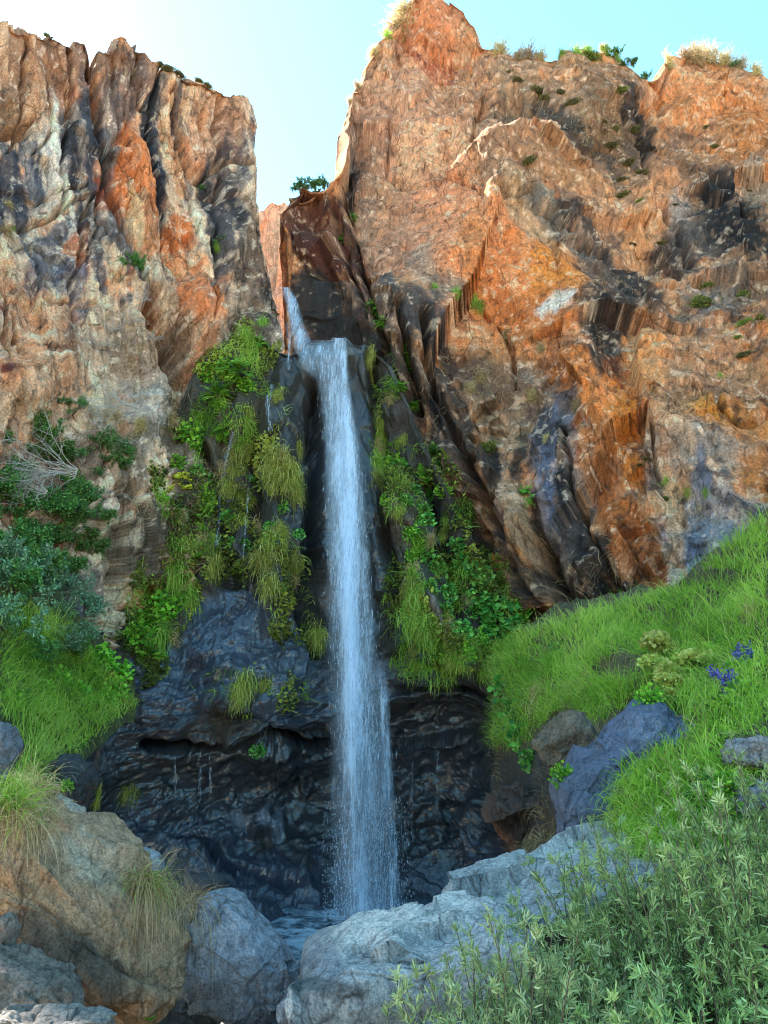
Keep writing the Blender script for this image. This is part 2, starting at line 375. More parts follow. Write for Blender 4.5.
def rock_sheet(name, px, py, depth_f, disp_f, base, strokes, mat, src, ext_top=0, ext_side=None, cracks=(), bulges=(), side_sign=1, paint_extra=None, paint_pre=None, rise=0.1, lat_top=0.0):
    D = depth_f(px, py); P = unproject(px, py, D)
    rows, cols = px.shape                    # row 0 = bottom, last = top ; col 0 = left
    def add_rows(P, px, py, dist, rise=rise):
        n = 26; k = (np.linspace(0, 1, n + 1)[1:] ** 1.5)[:, None]
        d = dist * k
        e = np.stack([P[-1, :, 0][None] + d * (P[-1, :, 0] / P[-1, :, 1] + lat_top)[None], P[-1, :, 1][None] + d, P[-1, :, 2][None] + d * rise], -1)
        return np.concatenate([P, e], 0), np.vstack([px, np.repeat(px[-1:], n, 0)]), np.vstack([py, np.repeat(py[-1:], n, 0)])
    def add_cols(P, px, py, dist, right, lat):
        n = 26; k = (np.linspace(0, 1, n + 1)[1:] ** 1.5)[None]
        ed = P[:, -1] if right else P[:, 0]
        e = np.stack([ed[:, 0][:, None] + lat * dist * k, ed[:, 1][:, None] + dist * k, ed[:, 2][:, None] + 0 * k], -1)
        a = np.repeat(px[:, -1:] if right else px[:, :1], n, 1); b = np.repeat(py[:, -1:] if right else py[:, :1], n, 1)
        if right: return np.concatenate([P, e], 1), np.hstack([px, a]), np.hstack([py, b])
        return np.concatenate([e[:, ::-1], P], 1), np.hstack([a, px]), np.hstack([b, py])
    if ext_side:
        P, px, py = add_cols(P, px, py, ext_side[1], ext_side[0] == 'R', ext_side[2])
    if ext_top: P, px, py = add_rows(P, px, py, ext_top)
    N = grid_normals(P)
    # smooth base normals a little, so the relief grows in steady directions
    for _ in range(3):
        N[1:-1, 1:-1] = (N[1:-1, 1:-1] * 2 + N[:-2, 1:-1] + N[2:, 1:-1] + N[1:-1, :-2] + N[1:-1, 2:]) / 6
    N = unit(N)
    if N[rows // 2, cols // 2] @ (P[rows // 2, cols // 2] - CAM) > 0: N = -N
    disp = disp_f(px, py, P)
    Q = np.stack([px / 12, py / 12, px * 0], -1); wx = fbm(Q, 3, 77) * 5; wy = fbm(Q + 9, 3, 78) * 5
    fr = np.ones(disp.shape)
    if ext_top: fr = fr * (0.35 + 0.65 * smooth((rows - 1 - np.arange(disp.shape[0])) * 1.0, 0, 34))[:, None]
    if ext_side:
        ci = np.arange(disp.shape[1]) * 1.0; ci = (cols - 1 - ci) if ext_side[0] == 'R' else (ci - 26)
        fr = fr * (0.30 + 0.70 * smooth(ci, 0, 30))[None]
    disp = disp * fr
    for pts, w, dep in cracks:
        dep = dep * 1.5
        d = seg_dist(px + wx, py + wy, pts); disp = disp - dep * np.exp(-(d / w) ** 2)
    for cx, cy, rx, ry, ang, h in bulges:
        d = ell(px + wx, py + wy, cx, cy, rx, ry, ang); disp = disp + h * (1 - smooth(d, 0.35, 1.05))
    P2 = P + N * disp[..., None]
    if ext_top:   # broken rim
        rk = smooth(np.arange(P.shape[0]) * 1.0, rows - 60, rows - 2)[:, None]; sx = np.stack([P[..., 0] * 1.3, P[..., 1] * .15, P[..., 0] * 0], -1)
        P2[..., 2] += rk * (.38 * fbm(sx, 4, 301, .6) + .30 * facets(sx, (1.2, 1, 1), 303, 1.0, .9, .5) + .12)
    col, wet = paint(px, py, P, base, strokes, pre=paint_pre)
    if paint_extra is not None: col, wet = paint_extra(px, py, P, disp, col, wet)
    R, C = P2.shape[:2]
    i = (np.arange(R - 1)[:, None] * C + np.arange(C - 1)[None]).ravel()
    F = np.stack([i, i + 1, i + C + 1, i + C], -1)
    o = mesh_obj(name, P2.reshape(-1, 3), F, mat, attrs={'col': np.clip(col, 0, 1).reshape(-1, 3), 'wet': np.clip(wet, 0, 1).ravel()})
    N2 = grid_normals(P2); fl = (N2 * (P2 - CAM)).sum(-1) > 0; N2[fl] *= -1
    splat(P2.reshape(-1, 3), N2.reshape(-1, 3), src)
    return o
def gridst(w, h, res=None):
    r = res or RES
    nc, nr = max(int(w / r), 4), max(int(h / r), 4)
    s, t = np.meshgrid(np.linspace(0, 1, nc), np.linspace(0, 1, nr)); return s, t

# palette (real surface colours)
ORG = (200, 112, 68); ORG2 = (180, 94, 54); RED = (150, 72, 48); TAN = (176, 138, 108); PINK = (188, 134, 104)
GRY = (78, 76, 84); LGR = (150, 144, 146); PAL = (200, 176, 152); BRN = (92, 66, 50); DBR = (52, 38, 32); BLK = (30, 28, 30); OCH = (196, 132, 66)
MOS = (64, 70, 30)

def tiltcoord(P, kx=0.0, kz=0.0):
    """shear so that joints lean: x' = x + kx*z"""
    return np.stack([P[..., 0] + kx * P[..., 2], P[..., 1], P[..., 2] + kz * P[..., 0]], -1)

def lay(col, k, c): return col * (1 - k[..., None]) + lin(c) * k[..., None]
def punch(col, wet):   # light-dark contrast put into the albedo, since the ambient light is too even
    lum = col.mean(-1, keepdims=True); f = np.clip(lum / .21, .2, 2.2) ** .48
    return np.clip(col * (1 + (f - 1) * (1 - wet[..., None] * .7)), 0, .8)
def pre_L(px, py, P, col):
    T = tiltcoord(P, 0.14); s1 = fbm(T * np.array([1.7, 1.7, .20]), 5, 201, .6); up = 1 - smooth(py, 260, 420)
    col = lay(col, smooth(s1, .04, .18) * (.15 + .65 * up), (86, 84, 92)); col = lay(col, smooth(-s1, .10, .26) * .5, (214, 178, 148))
    s2 = fbm(P * .75, 5, 207, .6); col = lay(col, smooth(s2, .12, .30) * .6, (208, 128, 86)); return lay(col, smooth(-s2, .20, .36) * .4, (108, 90, 80))
def extra_L(px, py, P, disp, col, wet):
    d = 1 - wet; T = tiltcoord(P, 0.14)
    s1 = fbm(T * np.array([3.2, 3.2, .5]), 5, 241, .65); col = lay(col, smooth(s1, .14, .26) * .22 * d, (80, 76, 80)); col = lay(col, smooth(-s1, .16, .28) * .25 * d, (226, 188, 156))
    s4 = fbm(P * 4.5, 4, 215, .7); col = lay(col, smooth(s4, .22, .34) * .4 * d, (230, 204, 180)); col = lay(col, smooth(-s4, .28, .38) * .45 * d, (70, 56, 50))
    return punch(col, wet), wet
def pre_R(px, py, P, col):
    T = tiltcoord(P, 0.10); dark = smooth(px - py * .3, 430, 620); low = smooth(py, 260, 420)
    s2 = fbm(P * .6, 6, 221, .62); col = lay(col, smooth(s2, .08, .24) * (.12 + .45 * dark), (88, 66, 58)); col = lay(col, smooth(-s2, .12, .28) * .35, (218, 160, 122))
    s1 = fbm(T * np.array([2.2, 2.2, .3]), 5, 227, .6); col = lay(col, smooth(s1, .10, .24) * (.2 + .4 * low), (108, 98, 98)); return lay(col, smooth(-s1, .12, .28) * .55, (206, 116, 64))
def extra_R(px, py, P, disp, col, wet):
    d = 1 - wet; T = tiltcoord(P, 0.10); low = smooth(py, 260, 420)
    s1 = fbm(T * np.array([3.4, 3.4, .7]), 5, 247, .65); col = lay(col, smooth(s1, .12, .24) * (.14 + .2 * low) * d, (84, 68, 62)); col = lay(col, smooth(-s1, .14, .26) * .25 * d, (222, 160, 120))
    s4 = fbm(P * 4, 4, 235, .7); col = lay(col, smooth(s4, .22, .34) * .4 * d, (232, 192, 160)); col = lay(col, smooth(-s4, .26, .36) * .5 * d, (72, 52, 44))
    return punch(col, wet), wet
# ---- LEFT CLIFF
sky_L = [(-330, -170), (-160, -70), (-40, 12), (0, 17), (30, 24), (48, 27), (62, 31), (70, 26), (88, 38), (96, 36), (105, 38), (130, 46), (136, 32), (150, 30), (164, 40), (168, 50), (190, 60), (205, 72), (212, 76), (235, 80), (247, 86), (256, 94), (275, 96)]  # off-frame left end raised and lengthened to keep sun off the foreground
edge_L = [(-60, 244), (88, 247), (104, 254), (125, 261), (150, 259), (165, 264), (200, 263), (225, 266), (262, 274), (285, 281), (310, 286), (345, 290), (420, 262), (560, 230), (800, 200)]
def interp(tab, x): a = np.array(tab, float); return np.interp(x, a[:, 0], a[:, 1])
s, t = gridst(470, 800)
s = np.where(s < .25, s * 1.0, s); X0 = -330
xa = X0 + (275 - X0) * (s + (s - 1) * s * -.45 * (1 - s)); xn = xa; py = yb0 = 820.0 + t * (interp(sky_L, xn) - 820.0); px = X0 + (xa - X0) / (275 - X0) * (interp(edge_L, py) - X0)
dep_L = tps([(-330, 0, 13.5), (-330, 400, 8.5), (-330, 750, 7.5), (-150, 0, 15.5), (0, 15, 17.5), (100, 38, 19.5), (200, 70, 21.5), (250, 100, 23.2), (-150, 200, 13.8), (0, 200, 16), (100, 200, 18.2), (200, 200, 20.2), (262, 200, 22),
             (-150, 400, 11.5), (0, 400, 14.5), (100, 400, 16.4), (200, 400, 18.4), (275, 340, 20.2), (270, 280, 21), (270, 450, 19.6), (0, 600, 13.4), (100, 560, 14.9), (100, 660, 14.4), (190, 600, 17.8), (-150, 650, 10.5), (200, 800, 21), (150, 700, 18.0), (140, 820, 18.5), (0, 800, 12.5), (130, 480, 15.9), (60, 300, 16.2)])
def disp_L(px, py, P):
    T = tiltcoord(P, 0.30)
    up = 1 - smooth(py, 250, 400)
    a, e1, _ = slabs(T, (0.55, 0.5, 0.20), 11, tilt=0.75, off=0.75, crack=1.3, cw=0.05)
    b, e2, _ = slabs(T, (1.5, 1.3, 0.5), 21, tilt=0.8, off=0.6, crack=1.2, cw=0.08)
    c, e3, _ = slabs(P, (3.4, 3.2, 1.9), 31, tilt=0.9, off=0.5, crack=0.35, cw=0.09, warp=.4)
    A = facets(T, (0.62, 0.55, 0.22), 12, 1.2, .8, .34); B_ = facets(T, (1.7, 1.5, 0.6), 22, 1.35, .8, .35); C_ = facets(P, (4.2, 4, 2.2), 32, 1.2, .7, .7); D_ = facets(T, (9, 9, 5), 36, 1.2, .7, .8)
    lo = 1 - up
    d = 0.16 * a + 0.07 * b + 0.025 * c + 0.55 * A + (0.24 + .05 * lo) * B_ + (0.075 + .06 * lo) * C_ + 0.032 * D_ + 0.22 * fbm(P * 0.4, 3, 2) + 0.018 * fbm(P * 8, 4, 8, .65) - 0.15
    return d
cr_L = [([(92, 42), (98, 62), (106, 80), (112, 110), (120, 150), (133, 190), (145, 225), (160, 258), (172, 290), (186, 320)], 3.2, 0.75),
        ([(170, 282), (186, 308), (196, 335), (202, 352)], 9, 2.4), ([(190, 316), (208, 346)], 10, 1.6), ([(72, 30), (80, 80), (74, 140), (84, 190)], 1.8, .3), ([(30, 30), (34, 90), (20, 130)], 1.8, .3), ([(228, 92), (232, 150), (226, 230), (236, 290)], 1.8, .35), ([(165, 50), (160, 110), (170, 190), (182, 250)], 1.8, .3), ([(110, 170), (95, 200), (88, 260), (100, 310)], 1.8, .3), ([(0, 160), (60, 172), (100, 160)], 1.6, .2),
        ([(0, 210), (20, 203), (45, 198), (70, 190), (100, 172)], 2.2, 0.35), ([(0, 108), (30, 108), (40, 98)], 4, 0.6),
        ([(135, 28), (142, 60), (150, 90)], 1.8, 0.25), ([(180, 85), (196, 120), (205, 145), (215, 156)], 2.0, 0.4), ([(215, 156), (235, 150), (258, 153)], 1.6, 0.3),
        ([(196, 95), (192, 150), (205, 185), (210, 215)], 1.6, 0.25), ([(55, 60), (60, 110), (48, 130)], 1.5, 0.2),
        ([(60, 270), (85, 275), (110, 278)], 2, 0.3), ([(30, 290), (38, 330)], 2, 0.3), ([(0, 250), (20, 270), (22, 340)], 2, 0.25), ([(118, 150), (108, 200), (96, 240)], 1.5, 0.25),
        ([(138, 240), (125, 215), (112, 195)], 2.0, 0.3), ([(0, 410), (14, 430), (10, 470)], 3, 0.4), ([(120, 250), (150, 262), (160, 262)], 2, .3), ([(215, 100), (222, 150)], 1.4, .2)]
bu_L = [(176, 290, 14, 38, -28, 0.7), (216, 290, 20, 45, -22, 0.8), (240, 210, 22, 60, -6, 0.35), (150, 160, 20, 70, -10, 0.35), (75, 330, 40, 40, 0, 0.3), (30, 380, 50, 45, 0, 0.4),
        (190, 45, 3, 3, 0, 0.1), (150, 40, 14, 14, 0, 0.25), (50, 370, 60, 30, -20, 0.25), (165, 400, 25, 40, 20, 0.4), (120, 500, 30, 30, 0, 0.5), (110, 590, 40, 50, 0, 0.4)]
st_L = [(60, 40, 90, 30, 5, (150, 106, 82), .8), (160, 60, 60, 25, 15, (158, 110, 86), .8), (225, 120, 30, 45, 0, (172, 120, 92), .8),
        (30, 80, 30, 45, 0, (168, 120, 92), .7), (15, 95, 25, 20, 0, (130, 88, 58), .7), (70, 95, 18, 30, -8, (170, 118, 90), .7),
        (22, 150, 13, 55, -8, GRY, .9), (45, 140, 10, 45, -10, (120, 114, 118), .9), (62, 150, 14, 45, -5, (172, 158, 148), .8), (95, 115, 14, 55, -6, GRY, .9), (78, 118, 8, 30, -5, (110, 104, 108), .8), (122, 100, 12, 60, -10, (112, 100, 98), .8),
        (165, 130, 9, 75, -4, (86, 82, 86), .95), (172, 180, 6, 40, -4, (96, 90, 94), .8), (135, 75, 16, 40, -8, (104, 92, 92), .7), (105, 205, 26, 25, 0, (92, 90, 96), .8), (62, 235, 26, 22, 20, (110, 108, 114), .85), (40, 215, 20, 16, 0, (160, 142, 126), .7), (230, 190, 14, 60, -6, (98, 88, 88), .85), (248, 180, 7, 60, 0, (92, 84, 86), .7), (222, 165, 8, 30, 0, (150, 120, 100), .6),
        (150, 155, 22, 60, -12, ORG, .9), (140, 135, 12, 34, -5, (190, 104, 62), .8), (118, 172, 8, 20, -10, RED, .9), (95, 228, 12, 26, -8, (176, 102, 68), .8), (192, 140, 12, 50, -8, (184, 124, 88), .8), (192, 212, 16, 22, 0, (190, 102, 58), .9), (160, 215, 18, 30, -10, (184, 116, 78), .8), (212, 130, 14, 26, 0, (180, 112, 80), .7), (212, 285, 17, 34, -24, (196, 116, 78), .95), (240, 290, 12, 34, -8, (176, 136, 112), .8), (220, 325, 12, 20, 0, (190, 126, 94), .8), (178, 288, 9, 30, -28, (170, 110, 78), .8), (200, 300, 6, 30, -28, (120, 80, 60), .5),
        (95, 285, 10, 16, 0, (96, 94, 112), .8), (75, 290, 25, 22, 10, PINK, .8), (30, 300, 22, 26, 0, (170, 124, 98), .7), (10, 320, 14, 30, 0, (184, 160, 140), .7), (60, 330, 60, 18, -8, (178, 128, 98), .7), (50, 370, 60, 40, -10, (186, 136, 106), .85), (20, 362, 26, 18, -20, (190, 118, 80), .8), (12, 288, 7, 5, 0, (120, 46, 36), .9), (66, 324, 9, 5, 0, (110, 44, 34), .9), (12, 362, 10, 6, -20, (112, 42, 32), .9), (112, 326, 7, 4, 0, (130, 70, 54), .8),
        (150, 330, 45, 30, 10, (150, 118, 98), .7), (165, 400, 30, 40, 10, (158, 146, 134), .8), (110, 420, 70, 14, 0, (120, 104, 92), .7), (70, 440, 60, 26, 0, (132, 104, 86), .8), (10, 460, 24, 60, 0, (166, 120, 92), .7), (115, 500, 26, 34, 0, (158, 140, 124), .8), (150, 470, 18, 40, 0, (96, 78, 64), .7), (60, 520, 50, 40, 0, (96, 78, 60), .7), (85, 590, 44, 50, 0, (96, 84, 78), .8), (80, 570, 26, 26, 0, (150, 132, 118), .5), (95, 620, 26, 30, 0, (124, 116, 112), .7), (80, 500, 10, 15, 0, OCH, .5), (170, 540, 30, 50, 0, (76, 66, 52), .8, .2), (30, 700, 120, 70, 0, (70, 70, 46), .9),
        (34, 175, 7, 60, -6, (70, 70, 82), .9), (52, 140, 5, 36, -8, (76, 76, 88), .9), (12, 190, 8, 26, 0, (90, 88, 98), .8), (88, 150, 6, 60, -10, (64, 62, 70), .9), (106, 140, 5, 46, -8, (70, 68, 76), .9), (160, 100, 5, 46, -4, (66, 62, 68), .9), (172, 150, 6, 60, -3, (60, 60, 68), .95), (184, 96, 4, 30, -20, (80, 74, 78), .8), (226, 200, 5, 66, -3, (64, 60, 64), .9), (238, 160, 4, 50, -2, (76, 70, 74), .8), (250, 230, 6, 60, -6, (60, 56, 60), .85), (205, 165, 5, 30, 0, (110, 100, 98), .7),
        (70, 210, 24, 10, -25, (84, 84, 96), .8), (85, 250, 18, 18, 0, (96, 96, 112), .8), (50, 250, 14, 22, 0, (92, 92, 106), .7), (110, 240, 6, 30, -12, (84, 82, 92), .8), (70, 120, 5, 50, -8, (206, 186, 170), .8), (82, 180, 5, 30, -8, (214, 190, 170), .7), (150, 200, 4, 40, -8, (220, 168, 134), .6), (215, 190, 6, 40, 0, (206, 168, 142), .7),
        (255, 330, 26, 50, 0, (88, 70, 58), .8), (262, 250, 12, 60, -4, (110, 84, 70), .8), (275, 300, 12, 30, 0, (70, 56, 48), .8), (190, 330, 16, 26, -25, (30, 22, 20), .9), (200, 420, 30, 50, 0, (96, 80, 64), .8, .1), (240, 480, 60, 90, 0, (54, 46, 38), .9, .3)]
rock_sheet('cliff', px, py, dep_L, disp_L, (190, 154, 128), st_L, ROCK, 1, ext_top=14, ext_side=('R', 16, -0.30), cracks=cr_L, bulges=bu_L, rise=0.5, lat_top=-0.2, paint_extra=extra_L, paint_pre=pre_L)  # rise: unseen slope behind the rim, shaped to shade the foreground
tag(bpy.data.objects['cliff'], 'tall left cliff of grey streaked orange limestone beside the gorge', 'cliff', kind='structure')

# ---- RIGHT CLIFF
sky_R = [(270, 222), (280, 206), (288, 194), (294, 184), (300, 186), (308, 176), (318, 180), (326, 170), (331, 160), (336, 130), (345, 112), (352, 90), (362, 66), (376, 44), (392, 26), (402, 2), (410, -12), (440, -14), (455, -6), (466, 8), (478, 30), (486, 44), (505, 48), (520, 54), (540, 56), (560, 54), (580, 47), (605, 46), (625, 56), (640, 70), (652, 78), (662, 66), (680, 52), (700, 50), (716, 56), (740, 60), (756, 70), (768, 76), (800, 80), (950, 60)]
s, t = gridst(660, 740)
xn = 275 + s * (940 - 275)
top = interp(sky_R, xn)
yb = 760.0
py = yb + t * (top - yb)
px = 275 + s * (940 - 275)
dep_R = tps([(281, 200, 23.0), (310, 185, 23.5), (340, 175, 22.8), (345, 112, 27.5), (480, 115, 24.6), (400, 20, 31), (430, -10, 32), (480, 40, 31), (430, 100, 27), (410, 150, 24.6), (550, 60, 29.5), (640, 75, 31), (700, 55, 36), (768, 80, 34), (900, 70, 30),
             (290, 300, 22.2), (340, 300, 20.6), (380, 300, 20.0), (450, 300, 20.2), (500, 170, 22.6), (600, 180, 24.2), (700, 200, 25), (768, 180, 25.5), (920, 200, 21),
             (600, 300, 18.6), (700, 300, 19.0), (768, 300, 18.6), (920, 320, 15), (300, 420, 21), (400, 450, 19.2), (460, 450, 18.2), (560, 450, 16.8), (670, 450, 15.6), (768, 420, 15.2), (920, 450, 12),
             (300, 700, 22), (420, 700, 20), (420, 760, 21), (490, 720, 18.6), (430, 600, 18.3), (500, 600, 16.6), (560, 600, 15.6), (670, 580, 14.3), (768, 560, 13.2), (920, 600, 11), (520, 760, 18.0), (600, 740, 15)])
def disp_R(px, py, P):
    T = tiltcoord(P, 0.18); T2 = tiltcoord(P, -0.35)
    low = smooth(py, 280, 380)            # broken vertical ribs low down
    orange = (1 - smooth(ell(px, py, 480, 250, 130, 110, 20), 0.7, 1.1))
    a, e1, _ = slabs(T2, (0.32, 0.32, 0.26), 41, tilt=1.1, off=0.55, crack=0.3, cw=0.04)
    b, e2, _ = slabs(T, (1.1, 1.0, 0.5), 51, tilt=0.9, off=0.6, crack=0.5, cw=0.06)
    c, e3, _ = slabs(P, (3.0, 3.0, 1.8), 61, tilt=0.9, off=0.5, crack=0.4, cw=0.09, warp=.45)
    rough = 0.55 + 0.6 * (1 - orange)
    A = facets(T2, (0.36, 0.36, 0.26), 42, 1.2, .9, .38); B_ = facets(T, (1.1, 1.0, 0.5), 52, 1.2, .8, .46); C_ = facets(P, (3.2, 3.2, 1.9), 62, 1.2, .7, .6); D_ = facets(T, (8, 8, 4.5), 66, 1.2, .7, .8)
    d = 0.02 * a + 0.04 * b * rough + 0.02 * c + 0.95 * A + 0.34 * B_ * rough + 0.13 * C_ * (rough + .4 * low) + 0.038 * D_ + 0.4 * fbm(P * 0.3, 3, 3) + 0.02 * fbm(P * 8, 4, 9, .65) - 0.3
    d = d + low * 0.25 * facets(tiltcoord(P, .25), (1.5, 1.4, .32), 67, 1.2, .9, .5)
    # upper ledge band running down to the right, stands proud of the orange face below
    ln = (py - (150 + (px - 480) * 0.62))
    d = d + np.where(px > 440, 0.5 * (1 - smooth(ln, -26, 10)) * smooth(px, 440, 520), 0)
    return d
cr_R = [([(335, 175), (345, 230), (360, 275), (372, 330)], 4, 0.7), ([(322, 190), (330, 240), (350, 300)], 2.5, 0.4), ([(400, 290), (408, 330), (398, 380)], 4, 0.5), ([(430, 300), (425, 360), (440, 420)], 4, 0.6),
        ([(390, 105), (384, 140), (400, 150), (450, 155), (486, 165)], 1.5, 0.2), ([(555, 410), (560, 470), (600, 560), (640, 590)], 2, 0.3), ([(520, 520), (525, 560), (535, 590)], 9, 1.0), ([(470, 470), (478, 530), (500, 600)], 4, 0.6),
        ([(445, 430), (465, 500), (490, 580)], 5, 0.7), ([(650, 95), (660, 130), (700, 165), (768, 200)], 4, 0.6), ([(640, 90), (655, 170), (700, 230)], 3, 0.5), ([(620, 320), (650, 400), (655, 440)], 2, 0.25), ([(500, 165), (540, 170), (575, 195), (640, 235), (680, 262)], 3, 0.5),
        ([(700, 340), (740, 380), (768, 370)], 2, 0.3), ([(480, 265), (500, 300), (495, 340)], 2, 0.3), ([(590, 590), (594, 560), (598, 550)], 5, .5)]
bu_R = [(410, 75, 30, 26, -20, 0.6), (430, 15, 34, 34, 0, 0.5), (495, 170, 16, 14, 30, 0.5), (570, 380, 60, 110, 15, 0.5), (640, 200, 16, 40, 10, 0.3), (655, 200, 18, 30, 0, 0.3), (500, 500, 20, 60, -14, 0.5), (415, 470, 12, 35, -10, 0.5), (390, 340, 14, 40, 0, 0.4), (700, 420, 60, 60, 0, 0.2), (310, 230, 26, 30, 0, 0.5), (330, 250, 24, 50, 0, .3),
        (705, 95, 40, 24, -30, 0.5), (740, 120, 30, 40, 0, .4), (430, 370, 14, 40, 0, .5), (575, 560, 34, 40, 0, .4)]
ORB = (192, 122, 84)
